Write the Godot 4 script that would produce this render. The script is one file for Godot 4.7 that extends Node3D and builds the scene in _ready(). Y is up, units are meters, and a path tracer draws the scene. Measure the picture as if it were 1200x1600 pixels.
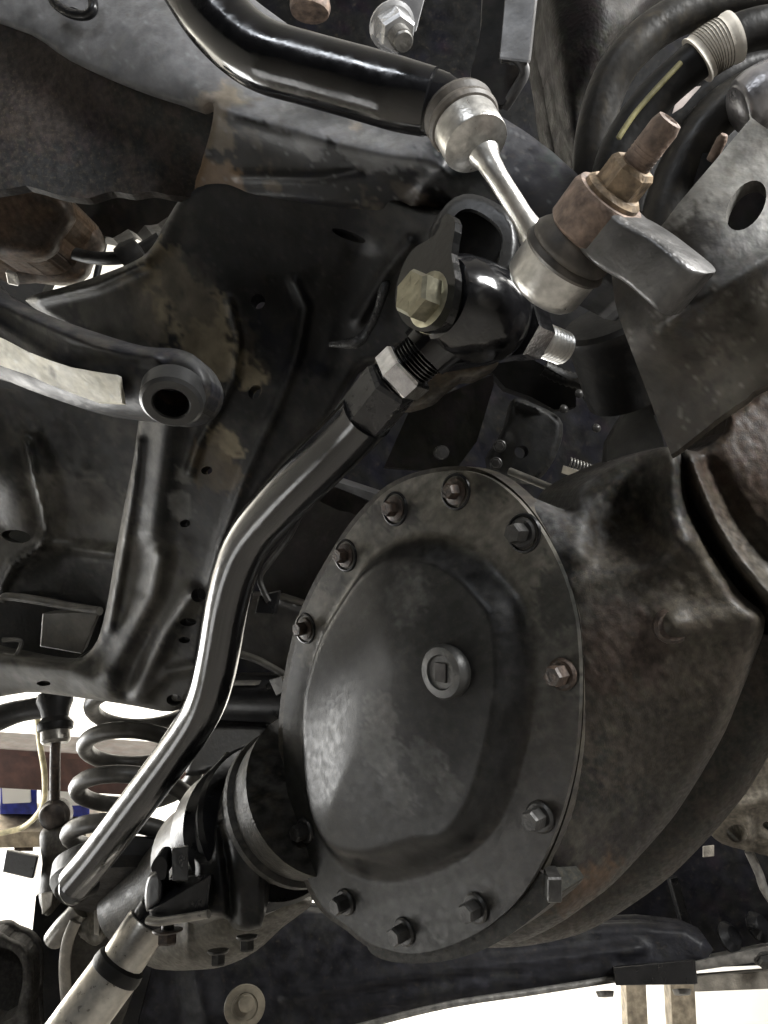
extends Node3D
# Front axle of a lifted off-road car seen from below, in a garage.
# Points are noted as (column, row, metres along the view) of a 1200 x 1600 frame and turned into places in the world by at().

const F := 1243.0
var cam_at := Vector3(0, 1.25, 0)
var cam_basis := Basis.from_euler(Vector3(deg_to_rad(24), 0, 0)) * Basis(Vector3(0, 0, 1), deg_to_rad(-18))
var tex := {}
var used := {}
var noise := FastNoiseLite.new()
var fine := FastNoiseLite.new()


# ---------------------------------------------------------------- places
func at(x: float, y: float, d: float) -> Vector3:
	return cam_at + cam_basis * Vector3((x - 600.0) / F * d, (800.0 - y) / F * d, -d)

func way(x: float, y: float, z: float) -> Vector3:
	return (cam_basis * Vector3(x, y, z)).normalized()

func on_plane(p: Vector2, o: Vector3, n: Vector3) -> Vector3:
	var r := cam_basis * Vector3((p.x - 600.0) / F, (800.0 - p.y) / F, -1.0)
	return cam_at + r * ((o - cam_at).dot(n) / r.dot(n))

func seen_at(w: Vector3) -> Vector2:
	var v := cam_basis.inverse() * (w - cam_at)
	return Vector2(600.0 - v.x / v.z * F, 800.0 + v.y / v.z * F)

func flat(a: Array) -> PackedVector2Array:
	var o := PackedVector2Array()
	for i in a.size() / 2:
		o.append(Vector2(a[2 * i], a[2 * i + 1]))
	return o

func deep(a: Array) -> PackedVector3Array:
	var o := PackedVector3Array()
	for i in a.size() / 3:
		o.append(at(a[3 * i], a[3 * i + 1], a[3 * i + 2]))
	return o

func ring(x: float, y: float, rx: float, ry: float, turn := 0.0, n := 18) -> PackedVector2Array:
	var o := PackedVector2Array()
	for i in n:
		var t := TAU * i / n
		o.append(Vector2(x, y) + Vector2(cos(t) * rx, sin(t) * ry).rotated(turn))
	return o

func round_line(p: PackedVector2Array, k := 4, closed := true) -> PackedVector2Array:
	var o := PackedVector2Array()
	var n := p.size()
	for i in (n if closed else n - 1):
		var a := p[(i - 1 + n) % n] if closed or i > 0 else p[0]
		var d := p[(i + 2) % n] if closed or i + 2 < n else p[n - 1]
		for j in k:
			o.append(p[i].cubic_interpolate(p[(i + 1) % n], a, d, float(j) / k))
	if not closed:
		o.append(p[n - 1])
	return o

func spline(p: PackedVector3Array, k := 8) -> PackedVector3Array:
	var o := PackedVector3Array()
	var n := p.size()
	for i in n - 1:
		for j in k:
			o.append(p[i].cubic_interpolate(p[i + 1], p[maxi(i - 1, 0)], p[mini(i + 2, n - 1)], float(j) / k))
	o.append(p[n - 1])
	return o

func edge_gap(p: Vector2, poly: PackedVector2Array, closed := true) -> float:
	var best := 1e9
	var n := poly.size()
	for i in (n if closed else n - 1):
		var a := poly[i]
		var ab := poly[(i + 1) % n] - a
		var t := clampf((p - a).dot(ab) / maxf(ab.length_squared(), 1e-9), 0.0, 1.0)
		best = minf(best, (a + ab * t - p).length_squared())
	return sqrt(best)

# smooth depth field through a few known spots
func field(a: Array) -> Array:
	var n := a.size() / 3
	var m := n + 3
	var q := flat([])
	var rows := []
	for i in n:
		q.append(Vector2(a[3 * i], a[3 * i + 1]) / 300.0)
	for i in m:
		var row := PackedFloat64Array()
		row.resize(m + 1)
		rows.append(row)
	for i in n:
		for j in n:
			rows[i][j] = bend(q[i].distance_squared_to(q[j])) + (1e-3 if i == j else 0.0)
		rows[i][n] = 1.0
		rows[i][n + 1] = q[i].x
		rows[i][n + 2] = q[i].y
		rows[n][i] = 1.0
		rows[n + 1][i] = q[i].x
		rows[n + 2][i] = q[i].y
		rows[i][m] = a[3 * i + 2]
	for c in m:
		var best: int = c
		for r in range(c + 1, m):
			if absf(rows[r][c]) > absf(rows[best][c]):
				best = r
		var swap = rows[c]
		rows[c] = rows[best]
		rows[best] = swap
		for r in m:
			if r != c and rows[r][c] != 0.0:
				var f: float = rows[r][c] / rows[c][c]
				for k in range(c, m + 1):
					rows[r][k] -= f * rows[c][k]
	var w := PackedFloat64Array()
	for i in m:
		w.append(rows[i][m] / rows[i][i])
	return [q, w]

func bend(r2: float) -> float:
	return 0.0 if r2 < 1e-12 else 0.5 * r2 * log(r2)

func depth_of(f: Array, p: Vector2) -> float:
	var q: PackedVector2Array = f[0]
	var w: PackedFloat64Array = f[1]
	var u := p / 300.0
	var n := q.size()
	var s := w[n] + w[n + 1] * u.x + w[n + 2] * u.y
	for i in n:
		s += w[i] * bend(u.distance_squared_to(q[i]))
	return s


# ---------------------------------------------------------------- materials
func grain(called: String, seed_: int, freq: float, octaves: int, lo: float, hi: float, kind := FastNoiseLite.TYPE_SIMPLEX_SMOOTH, size := 512, mid := 0.5) -> void:
	var n := FastNoiseLite.new()
	n.seed = seed_
	n.noise_type = kind
	n.frequency = freq
	n.fractal_octaves = octaves
	n.fractal_gain = 0.55
	var t := NoiseTexture2D.new()
	t.width = size
	t.height = size
	t.seamless = true
	t.noise = n
	var g := Gradient.new()
	g.set_color(0, Color(lo, lo, lo))
	g.set_color(1, Color(hi, hi, hi))
	g.set_offset(0, mid - 0.3)
	g.set_offset(1, mid + 0.3)
	t.color_ramp = g
	tex[called] = t

func lin(r: float, g: float, b: float) -> Color:
	return Color(r, g, b).linear_to_srgb()

func mat(called: String, c: Array, rough: float, metal := 0.0, o := {}) -> StandardMaterial3D:
	var m := StandardMaterial3D.new()
	m.resource_name = called
	m.albedo_color = lin(c[0], c[1], c[2])
	m.roughness = rough
	m.metallic = metal
	m.metallic_specular = o.get("spec", 0.5)
	m.uv1_triplanar = true
	m.uv1_world_triplanar = o.get("world", false)
	m.uv1_scale = Vector3.ONE * o.get("scale", 5.0)
	m.vertex_color_use_as_albedo = o.get("painted", false)
	var grime: String = o.get("grime", "grime")
	if grime:
		m.albedo_texture = tex[grime]
	m.roughness_texture = tex[o.get("wear", "wear")]
	m.roughness_texture_channel = BaseMaterial3D.TEXTURE_CHANNEL_RED
	var relief: float = o.get("relief", 0.02)
	if relief > 0.0:
		m.heightmap_enabled = true
		m.heightmap_scale = relief
		m.heightmap_texture = tex[o.get("bump", "bump")]
	if o.has("dust"):
		m.detail_enabled = true
		m.detail_albedo = tex.dust_tone
		m.detail_mask = tex[o.dust]
	if o.has("coat"):
		m.clearcoat_enabled = true
		m.clearcoat = o.coat
		m.clearcoat_roughness = o.get("coat_rough", 0.1)
	return m

var M := {}
func make_materials() -> void:
	grain("grime", 3, 0.012, 5, 0.62, 1.0)
	grain("scuff", 41, 0.03, 5, 0.3, 1.0)
	grain("soft", 17, 0.02, 4, 0.8, 1.0)
	grain("dust", 31, 0.022, 5, 0.0, 0.6, FastNoiseLite.TYPE_SIMPLEX_SMOOTH, 512, 0.82)
	grain("dust_thin", 37, 0.03, 5, 0.0, 0.4, FastNoiseLite.TYPE_SIMPLEX_SMOOTH, 512, 0.9)
	grain("dust_tone", 33, 0.05, 3, 0.2, 0.5)
	(tex.dust_tone.color_ramp as Gradient).set_color(0, Color(0.2, 0.175, 0.14))
	(tex.dust_tone.color_ramp as Gradient).set_color(1, Color(0.42, 0.38, 0.31))
	grain("rusty", 8, 0.02, 5, 0.45, 1.0)
	grain("wear", 5, 0.016, 5, 0.62, 1.0)
	grain("bump", 9, 0.05, 4, 0.0, 1.0)
	grain("cast", 12, 0.09, 3, 0.0, 1.0)
	grain("lumps", 14, 0.02, 4, 0.0, 1.0)
	M.gloss = mat("gloss black paint", [0.008, 0.008, 0.009], 0.25, 0.0, {"wear": "scuff", "relief": 0.005, "scale": 6.0, "spec": 0.6})
	M.frame = mat("painted frame steel", [1, 1, 1], 0.6, 0.0, {"painted": true, "relief": 0.016, "scale": 5.0, "dust": "dust_thin", "spec": 0.3})
	M.cast = mat("dirty cast iron", [1, 1, 1], 0.62, 0.0, {"painted": true, "bump": "cast", "relief": 0.006, "scale": 19.0, "dust": "dust", "spec": 0.28})
	M.cover = mat("oily black pressed steel", [1, 1, 1], 0.48, 0.0, {"painted": true, "relief": 0.004, "bump": "cast", "scale": 15.0, "dust": "dust_thin", "spec": 0.36})
	M.dark = mat("dark underbody", [0.018, 0.018, 0.018], 0.7, 0.0, {"relief": 0.03})
	M.darker = mat("black bracket paint", [0.011, 0.011, 0.012], 0.4, 0.0, {"relief": 0.015, "spec": 0.4})
	M.rubber = mat("black rubber", [0.014, 0.0135, 0.013], 0.6, 0.0, {"relief": 0.02, "dust": "dust_thin", "spec": 0.35})
	M.boot = mat("dusty rubber boot", [0.14, 0.122, 0.102], 0.75, 0.0, {"relief": 0.02, "grime": "rusty"})
	M.zinc = mat("zinc plated steel", [0.62, 0.605, 0.57], 0.34, 0.75, {"relief": 0.008, "scale": 14.0, "grime": "soft", "wear": "soft"})
	M.yellow = mat("yellow zinc steel", [0.36, 0.34, 0.25], 0.36, 0.85, {"relief": 0.006, "scale": 14.0, "grime": "soft", "wear": "soft"})
	M.chrome = mat("bright nickel", [0.8, 0.8, 0.82], 0.14, 1.0, {"relief": 0.003, "scale": 14.0, "grime": "soft", "wear": "soft"})
	M.shank = mat("black oxide steel", [0.16, 0.16, 0.16], 0.3, 1.0, {"relief": 0.006, "grime": "soft", "wear": "soft"})
	M.rust = mat("rusty steel", [0.3, 0.215, 0.165], 0.85, 0.0, {"relief": 0.04, "grime": "rusty", "scale": 11.0})
	M.rust_nut = mat("pale rusted nut", [0.46, 0.34, 0.22], 0.7, 0.2, {"relief": 0.03, "grime": "rusty", "scale": 12.0})
	M.brown = mat("brown rusted pan", [0.09, 0.058, 0.038], 0.8, 0.0, {"relief": 0.03, "grime": "rusty", "dust": "dust"})
	M.plate = mat("dusty grey plate", [1, 1, 1], 0.66, 0.0, {"painted": true, "relief": 0.02, "scale": 6.0, "dust": "dust_thin", "spec": 0.3})
	M.steel = mat("worn grey steel", [0.3, 0.29, 0.27], 0.45, 0.5, {"relief": 0.02, "scale": 8.0})
	M.arm_steel = mat("pale worn steel", [0.42, 0.41, 0.42], 0.4, 0.7, {"relief": 0.02, "scale": 8.0})
	M.bolt = mat("dark bolt steel", [0.045, 0.043, 0.04], 0.5, 0.3, {"relief": 0.012, "scale": 14.0})
	M.rust_bolt = mat("brown bolt steel", [0.075, 0.05, 0.036], 0.65, 0.1, {"relief": 0.02, "scale": 14.0, "grime": "rusty"})
	M.white = mat("white paint mark", [0.72, 0.68, 0.56], 0.6, 0.0, {"relief": 0.02, "grime": "", "scale": 8.0})
	M.sleeve = mat("pale ribbed sleeve", [0.78, 0.73, 0.64], 0.6, 0.0, {"relief": 0.006, "grime": "soft"})
	M.yellow_line = mat("yellow hose line", [0.3, 0.27, 0.12], 0.7)
	M.spring = mat("worn spring paint", [0.03, 0.028, 0.025], 0.55, 0.0, {"relief": 0.02, "dust": "dust", "spec": 0.35})
	M.ball_steel = mat("galvanised tube", [0.56, 0.53, 0.47], 0.33, 0.7, {"relief": 0.004, "scale": 9.0, "grime": "soft", "wear": "soft"})
	M.pale = mat("pale cast aluminium", [0.34, 0.31, 0.26], 0.6, 0.2, {"relief": 0.04, "bump": "cast"})
	M.clip = mat("beige plastic", [0.26, 0.23, 0.175], 0.55, 0.0, {"relief": 0.008})
	M.wall = mat("white garage wall", [0.8, 0.79, 0.76], 0.8, 0.0, {"scale": 0.6, "relief": 0.0, "world": true, "grime": ""})
	M.concrete = mat("concrete", [0.4, 0.38, 0.36], 0.8, 0.0, {"scale": 0.6, "world": true})
	M.redbeam = mat("red brown painted beam", [0.085, 0.035, 0.025], 0.5, 0.0, {"scale": 3.0})
	M.blue = mat("blue box card", [0.03, 0.05, 0.42], 0.6, 0.0, {"scale": 3.0})
	M.wood = mat("pale timber", [0.62, 0.53, 0.4], 0.7, 0.0, {"scale": 3.0})
	M.hose_yellow = mat("yellow air hose", [0.8, 0.7, 0.42], 0.5)

	M.plate_plain = mat("grey plug steel", [0.065, 0.064, 0.06], 0.55, 0.1, {"relief": 0.015, "scale": 10.0})
	M.black_hole = mat("dark rusty socket", [0.02, 0.014, 0.01], 0.8)
	M.cast_brown = mat("brown rusty tube", [0.062, 0.045, 0.033], 0.75, 0.0, {"relief": 0.04, "bump": "cast", "grime": "rusty", "scale": 6.0, "dust": "dust"})
	M.cast_grey = mat("grey oily tube", [0.06, 0.057, 0.05], 0.6, 0.0, {"relief": 0.03, "bump": "cast", "grime": "rusty", "scale": 6.0, "dust": "dust", "spec": 0.3})
	M.adapter = mat("satin black adapter", [0.03, 0.03, 0.031], 0.36, 0.0, {"relief": 0.006, "scale": 12.0})
	M.glossy_paint = mat("wet black paint", [0.007, 0.007, 0.007], 0.24, 0.0, {"relief": 0.02, "bump": "lumps", "scale": 9.0})
	M.darker_shiny = mat("shiny weld bead", [0.03, 0.03, 0.03], 0.25, 0.0, {"relief": 0.05, "bump": "cast", "scale": 20.0})
	M.darker_paint = mat("flat black paint", [0.014, 0.014, 0.014], 0.5)
	M.arm_worn = mat("worn forged arm", [0.14, 0.136, 0.132], 0.42, 0.25, {"relief": 0.02, "scale": 9.0})
	M.rubber_cast = mat("weathered rubber", [1, 1, 1], 0.7, 0.0, {"painted": true, "bump": "cast", "relief": 0.02, "scale": 7.0, "spec": 0.25})
	M.rail = mat("grey rail paint", [1, 1, 1], 0.55, 0.0, {"painted": true, "relief": 0.01, "grime": "soft", "dust": "dust_thin", "spec": 0.34, "scale": 6.0})
	M.leg = mat("dusty leg steel", [0.045, 0.042, 0.036], 0.55, 0.0, {"relief": 0.02, "grime": "rusty"})
	M.dusty = mat("dusty grey paint", [0.09, 0.085, 0.073], 0.55, 0.0, {"relief": 0.02, "dust": "dust"})
	M.eye = mat("dark eye rubber", [0.03, 0.03, 0.03], 0.5, 0.0, {"relief": 0.012})
	M.sleeve_line = mat("brown sleeve rib", [0.2, 0.17, 0.13], 0.6, 0.0, {"relief": 0.0})
	M.tag = mat("pink paper tag", [0.5, 0.42, 0.38], 0.7, 0.0, {"relief": 0.0})
	M.channel = mat("grey pressed steel", [0.13, 0.128, 0.128], 0.5, 0.1, {"relief": 0.015})
	M.bright_nut = mat("bright bare steel", [0.7, 0.7, 0.7], 0.3, 0.6, {"relief": 0.01, "grime": "soft", "wear": "soft"})
	M.spring_far = mat("dusty spring coil", [0.085, 0.08, 0.07], 0.5, 0.0, {"relief": 0.02, "dust": "dust"})
	M.far_metal = mat("scuffed grey metal", [0.28, 0.265, 0.235], 0.4, 0.5, {"relief": 0.02})
	M.rust_dark = mat("dull rusty socket", [0.09, 0.07, 0.056], 0.6, 0.2, {"relief": 0.02, "grime": "rusty"})

# ---------------------------------------------------------------- things
func numbered(called: String) -> String:
	var n: int = used.get(called, 0)
	used[called] = n + 1
	return called if n == 0 else "%s_%03d" % [called, n]

func tag(o: Node, label: String, category: String, group := "") -> void:
	o.set_meta("label", label)
	o.set_meta("category", category)
	if group:
		o.set_meta("group", group)

func thing(called: String, where: Vector3, label: String, category: String, group := "") -> Node3D:
	var o := Node3D.new()
	o.name = numbered(called)
	add_child(o, true)
	o.position = where
	tag(o, label, category, group)
	return o

func put(called: String, mesh: Mesh, m: Material, parent: Node3D = self) -> MeshInstance3D:
	var o := MeshInstance3D.new()
	o.name = called if parent != self else numbered(called)
	o.mesh = mesh
	o.material_override = m
	parent.add_child(o, true)
	if parent != self:
		o.position = -sum_of(parent)
	return o

func put_at(called: String, mesh: Mesh, m: Material, parent: Node3D, xf: Transform3D) -> MeshInstance3D:
	var o := put(called, mesh, m, parent)
	o.transform = Transform3D(xf.basis, xf.origin - sum_of(parent))
	return o

func sum_of(n: Node3D) -> Vector3:
	var s := Vector3.ZERO
	var p: Node = n
	while p != self:
		s += (p as Node3D).position
		p = p.get_parent()
	return s

func structure(o: Node) -> Node:
	o.set_meta("kind", "structure")
	return o


# ---------------------------------------------------------------- shapes
func tool() -> SurfaceTool:
	var st := SurfaceTool.new()
	st.begin(Mesh.PRIMITIVE_TRIANGLES)
	return st

func done(st: SurfaceTool) -> ArrayMesh:
	st.index()
	st.generate_normals()
	return st.commit()

func tri(st: SurfaceTool, a: Vector3, b: Vector3, c: Vector3) -> void:
	st.add_vertex(a)
	st.add_vertex(b)
	st.add_vertex(c)

func quad(st: SurfaceTool, a: Vector3, b: Vector3, c: Vector3, d: Vector3) -> void:
	tri(st, a, b, c)
	tri(st, a, c, d)

func frame_at(a: Vector3, b: Vector3, spin := 0.0) -> Transform3D:
	var y := (b - a).normalized()
	var x := y.cross(cam_basis.z).normalized()
	if x.length() < 0.5:
		x = y.cross(cam_basis.x).normalized()
	var z := x.cross(y)
	return Transform3D(Basis(x, y, z).rotated(y, spin), a)

# turned body: profile of (radius, height); sharp corners stay sharp
func turned(st: SurfaceTool, prof: Array, t: Transform3D, seg := 32, faceted := false) -> void:
	var g := 1
	for i in prof.size() - 1:
		var p: Vector2 = prof[i]
		var q: Vector2 = prof[i + 1]
		if i > 0 and absf((p - prof[i - 1]).angle_to(q - p)) > 0.6:
			g += 1
		for k in seg:
			st.set_smooth_group(-1 if faceted else g)
			var a := TAU * k / seg
			var b := TAU * (k + 1) / seg
			if k == seg - 1:
				b = 0.0
			var v0 := t * Vector3(cos(a) * p.x, p.y, sin(a) * p.x)
			var v1 := t * Vector3(cos(a) * q.x, q.y, sin(a) * q.x)
			var v2 := t * Vector3(cos(b) * q.x, q.y, sin(b) * q.x)
			var v3 := t * Vector3(cos(b) * p.x, p.y, sin(b) * p.x)
			if q.x > 1e-7:
				tri(st, v0, v1, v2)
			if p.x > 1e-7:
				tri(st, v0, v2, v3)

func lathe(prof: Array, t: Transform3D, seg := 32, faceted := false) -> ArrayMesh:
	var st := tool()
	turned(st, prof, t, seg, faceted)
	return done(st)

func v2s(a: Array) -> Array:
	var o := []
	for i in a.size() / 2:
		o.append(Vector2(a[2 * i], a[2 * i + 1]))
	return o

# tube along a path; radius may be one number or one per path point
func swept(st: SurfaceTool, path: PackedVector3Array, rad, seg := 20, squash := 1.0, about := Vector3.ZERO) -> void:
	var n := path.size()
	var x := Vector3.ZERO
	var rings := []
	for i in n:
		var y := (path[mini(i + 1, n - 1)] - path[maxi(i - 1, 0)]).normalized()
		if i == 0:
			x = about if about != Vector3.ZERO else y.cross(cam_basis.z if absf(y.dot(cam_basis.z)) < 0.9 else cam_basis.x)
		x = (x - y * x.dot(y)).normalized()
		var z := x.cross(y)
		var r: float = rad if rad is float else rad[i]
		var loop := PackedVector3Array()
		for k in seg:
			var a := TAU * k / seg
			loop.append(path[i] + x * (cos(a) * r) + z * (sin(a) * r * squash))
		rings.append(loop)
	for i in n - 1:
		for k in seg:
			st.set_smooth_group(1)
			var k2 := (k + 1) % seg
			quad(st, rings[i][k], rings[i + 1][k], rings[i + 1][k2], rings[i][k2])
	for e in [0, n - 1]:
		for k in seg:
			st.set_smooth_group(2)
			if e == 0:
				tri(st, path[0], rings[0][k], rings[0][(k + 1) % seg])
			else:
				tri(st, path[e], rings[e][(k + 1) % seg], rings[e][k])

func tube(path: PackedVector3Array, rad, seg := 20, squash := 1.0, about := Vector3.ZERO) -> ArrayMesh:
	var st := tool()
	swept(st, path, rad, seg, squash, about)
	return done(st)

func radii(a: Array, n: int) -> PackedFloat32Array:
	var o := PackedFloat32Array()
	for i in n:
		var u := float(i) / (n - 1) * (a.size() - 1)
		var k := mini(int(u), a.size() - 2)
		o.append(lerpf(a[k], a[k + 1], smoothstep(0.0, 1.0, u - k)))
	return o

# block whose corners are eight given points (near face 0-3, far face 4-7), edges eased
func block(c: PackedVector3Array, ease := 0.06) -> ArrayMesh:
	var mid := Vector3.ZERO
	for p in c:
		mid += p / 8.0
	var st := tool()
	st.set_smooth_group(-1)
	var faces := [[0, 1, 2, 3], [5, 4, 7, 6], [4, 0, 3, 7], [1, 5, 6, 2], [4, 5, 1, 0], [3, 2, 6, 7]]
	var inner := {}
	for f in faces.size():
		var m := Vector3.ZERO
		for k in 4:
			m += c[faces[f][k]] / 4.0
		for k in 4:
			inner[[f, faces[f][k]]] = c[faces[f][k]].lerp(m, ease)
	for f in faces.size():
		var q: Array = faces[f]
		quad(st, inner[[f, q[0]]], inner[[f, q[1]]], inner[[f, q[2]]], inner[[f, q[3]]])
	for f in faces.size():
		for g in range(f + 1, faces.size()):
			var shared := []
			for k in 4:
				if faces[g].has(faces[f][k]):
					shared.append(faces[f][k])
			if shared.size() == 2:
				quad(st, inner[[f, shared[0]]], inner[[f, shared[1]]], inner[[g, shared[1]]], inner[[g, shared[0]]])
	for v in 8:
		var around := []
		for f in faces.size():
			if faces[f].has(v):
				around.append(inner[[f, v]])
		tri(st, around[0], around[1], around[2])
	return done(st)

# a bar with a rectangular section between two places: w across (in the picture plane), t deep
func bar(a: Vector3, b: Vector3, w: float, t: float, ease := 0.06) -> ArrayMesh:
	var y := (b - a).normalized()
	var x := y.cross(cam_basis.z).normalized() * (w * 0.5)
	var z := x.normalized().cross(y) * (t * 0.5)
	if z.dot(cam_basis.z) < 0:
		z = -z
	return block(PackedVector3Array([a - x + z, b - x + z, b + x + z, a + x + z, a - x - z, b - x - z, b + x - z, a + x - z]), ease)

# pressed or cast sheet: outline with holes, a place for each point of it, and a thickness
func sheet(outline: PackedVector2Array, holes: Array, place: Callable, back: Vector3, step: float, paint: Callable, rolled := false) -> ArrayMesh:
	var lo := outline[0]
	var hi := outline[0]
	for p in outline:
		lo = lo.min(p)
		hi = hi.max(p)
	lo -= Vector2(0.37, 0.41)
	var nx := int((hi.x - lo.x) / step) + 1
	var ny := int((hi.y - lo.y) / step) + 1
	var cut := {}
	for poly in [outline] + holes:
		for i in poly.size():
			var a: Vector2 = poly[i]
			var b: Vector2 = poly[(i + 1) % poly.size()]
			var n := int(a.distance_to(b) / (step * 0.5)) + 1
			for k in n:
				var p := ((a.lerp(b, float(k) / n) - lo) / step).floor()
				var q := ((a.lerp(b, float(k + 1) / n) - lo) / step).floor()
				for cx in range(int(minf(p.x, q.x)), int(maxf(p.x, q.x)) + 1):
					for cy in range(int(minf(p.y, q.y)), int(maxf(p.y, q.y)) + 1):
						cut[Vector2i(cx, cy)] = true
	var ids := {}
	var flatp := PackedVector2Array()
	var idx := PackedInt32Array()
	for cy in ny:
		for cx in nx:
			var c := lo + Vector2(cx, cy) * step
			var cell := PackedVector2Array([c, c + Vector2(step, 0), c + Vector2(step, step), c + Vector2(0, step)])
			var pieces := []
			if cut.has(Vector2i(cx, cy)):
				pieces = Geometry2D.intersect_polygons(cell, outline)
				for h in holes:
					var left := []
					for pc in pieces:
						left.append_array(Geometry2D.clip_polygons(pc, h))
					pieces = left
			else:
				var mid := c + Vector2(step, step) * 0.5
				if not Geometry2D.is_point_in_polygon(mid, outline):
					continue
				var gone := false
				for h in holes:
					if Geometry2D.is_point_in_polygon(mid, h):
						gone = true
				if gone:
					continue
				pieces = [cell]
			for pc in pieces:
				var tr: PackedInt32Array = PackedInt32Array([0, 1, 2, 0, 2, 3]) if pc.size() == 4 and pieces.size() == 1 and pc == cell else Geometry2D.triangulate_polygon(pc)
				var loc := PackedInt32Array()
				for p in pc:
					var key := Vector2i(roundi(p.x * 24.0), roundi(p.y * 24.0))
					if not ids.has(key):
						ids[key] = flatp.size()
						flatp.append(Vector2(key) / 24.0)
					loc.append(ids[key])
				for k in tr.size() / 3:
					var a := loc[tr[3 * k]]
					var b := loc[tr[3 * k + 1]]
					var d := loc[tr[3 * k + 2]]
					if a == b or b == d or a == d:
						continue
					if (flatp[b] - flatp[a]).cross(flatp[d] - flatp[a]) < 0:
						var s := b
						b = d
						d = s
					idx.append_array(PackedInt32Array([a, b, d]))
	var n := flatp.size()
	var v := PackedVector3Array()
	var col := PackedColorArray()
	var nor := PackedVector3Array()
	nor.resize(n)
	for i in n:
		var gap := edge_gap(flatp[i], outline) if rolled else 0.0
		var w: Vector3 = place.call(flatp[i], gap)
		v.append(w)
		col.append(paint.call(flatp[i], w, gap))
	var half := {}
	for k in idx.size() / 3:
		var a := idx[3 * k]
		var b := idx[3 * k + 1]
		var d := idx[3 * k + 2]
		var m := (v[d] - v[a]).cross(v[b] - v[a])
		nor[a] += m
		nor[b] += m
		nor[d] += m
		for e in [Vector2i(a, b), Vector2i(b, d), Vector2i(d, a)]:
			half[e] = true
	for i in n:
		nor[i] = nor[i].normalized()
	for i in n:
		v.append(v[i] + back)
		nor.append(-nor[i])
		col.append(col[i])
	var front := idx.size()
	for k in front / 3:
		idx.append_array(PackedInt32Array([idx[3 * k] + n, idx[3 * k + 2] + n, idx[3 * k + 1] + n]))
	for e in half:
		if not half.has(Vector2i(e.y, e.x)):
			var m := (v[e.y] - v[e.x]).cross(back).normalized()
			var s := v.size()
			for q in [e.x, e.y, e.y + n, e.x + n]:
				v.append(v[q])
				nor.append(m)
				col.append(col[q])
			idx.append_array(PackedInt32Array([s, s + 3, s + 2, s, s + 2, s + 1]))
	var arr := []
	arr.resize(Mesh.ARRAY_MAX)
	arr[Mesh.ARRAY_VERTEX] = v
	arr[Mesh.ARRAY_NORMAL] = nor
	arr[Mesh.ARRAY_COLOR] = col
	arr[Mesh.ARRAY_INDEX] = idx
	var am := ArrayMesh.new()
	am.add_surface_from_arrays(Mesh.PRIMITIVE_TRIANGLES, arr)
	return am

# paint that mottles a base tone with a second one and lays stains; a stain is [place or outline, size, colour, strength]
func painter(base: Array, dirt: Array, share := 0.5, size := 30.0, stains := []) -> Callable:
	var c0 := Color(base[0], base[1], base[2])
	var c1 := Color(dirt[0], dirt[1], dirt[2])
	return func(p: Vector2, w: Vector3, _g: float) -> Color:
		var a := noise.get_noise_3dv(w * size) * 0.6 + noise.get_noise_3dv(w * size * 3.2 + Vector3(3, 1, 7)) * 0.7
		var b := fine.get_noise_3dv(w * size * 9.0)
		var c := c0.lerp(c1, smoothstep(0.3 - share, 0.7 - share, a + b * 0.4))
		for s in stains:
			var d: float
			if s[0] is Vector3:
				d = w.distance_to(s[0]) / s[1]
			else:
				var gap: float = edge_gap(p, s[0]) / s[1]
				d = 1.0 - gap if Geometry2D.is_point_in_polygon(p, s[0]) else 1.0 + gap
			if d < 1.9:
				d += a * 0.55 + b * 0.5
				if d < 1.0:
					c = c.lerp(s[2], s[3] * smoothstep(1.0, 0.82, d))
		var speck := fine.get_noise_3dv(w * 420.0)
		return c.lerp((c0 + c1) * 1.1, 0.3 * smoothstep(0.4, 0.55, speck))

func plain(c: Array) -> Callable:
	var k := Color(c[0], c[1], c[2])
	return func(_p: Vector2, _w: Vector3, _g: float) -> Color: return k

func by_depth(f: Array, roll_px := 0.0, roll := 0.0, ridges := [], rough := 0.0) -> Callable:
	return func(p: Vector2, gap: float) -> Vector3:
		var d := depth_of(f, p)
		if roll_px > 0.0 and gap < roll_px:
			var u := 1.0 - gap / roll_px
			d += roll * (1.0 - sqrt(maxf(0.0, 1.0 - u * u)))
		if rough > 0.0:
			d += rough * (noise.get_noise_2d(p.x * 0.09, p.y * 0.09) + 0.5 * fine.get_noise_2d(p.x * 0.3, p.y * 0.3))
		for r in ridges:
			var e: float = edge_gap(p, r[0], false) / r[1]
			if e < 2.5:
				d -= r[2] * exp(-e * e)
		return at(p.x, p.y, d)

func by_plane(o: Vector3, n: Vector3) -> Callable:
	return func(p: Vector2, _g: float) -> Vector3: return on_plane(p, o, n)

func hex_bolt(r: float, h: float, flange: float, fh: float, m: Transform3D, washer := true) -> ArrayMesh:
	var st := tool()
	if washer:
		turned(st, v2s([0, 0, flange, 0, flange, fh * 0.5, flange * 0.86, fh, 0, fh]), m, 24)
	turned(st, v2s([0, fh * 0.8, r, fh * 0.8, r, fh + h * 0.82, r * 0.86, fh + h, 0, fh + h]), m, 6, true)
	return done(st)

func thread(r: float, from: float, to: float, pitch: float, m: Transform3D, tip := 0.0) -> ArrayMesh:
	var prof := [Vector2(0, from), Vector2(r, from)]
	var n := int((to - from - tip) / pitch)
	for i in n:
		prof.append(Vector2(r, from + (i + 0.1) * pitch))
		prof.append(Vector2(r * 0.85, from + (i + 0.5) * pitch))
		prof.append(Vector2(r, from + (i + 0.9) * pitch))
	prof.append(Vector2(r * 0.92, to - 0.0015))
	prof.append(Vector2(r * 0.8, to))
	prof.append(Vector2(0, to))
	return lathe(prof, m, 28)


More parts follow.
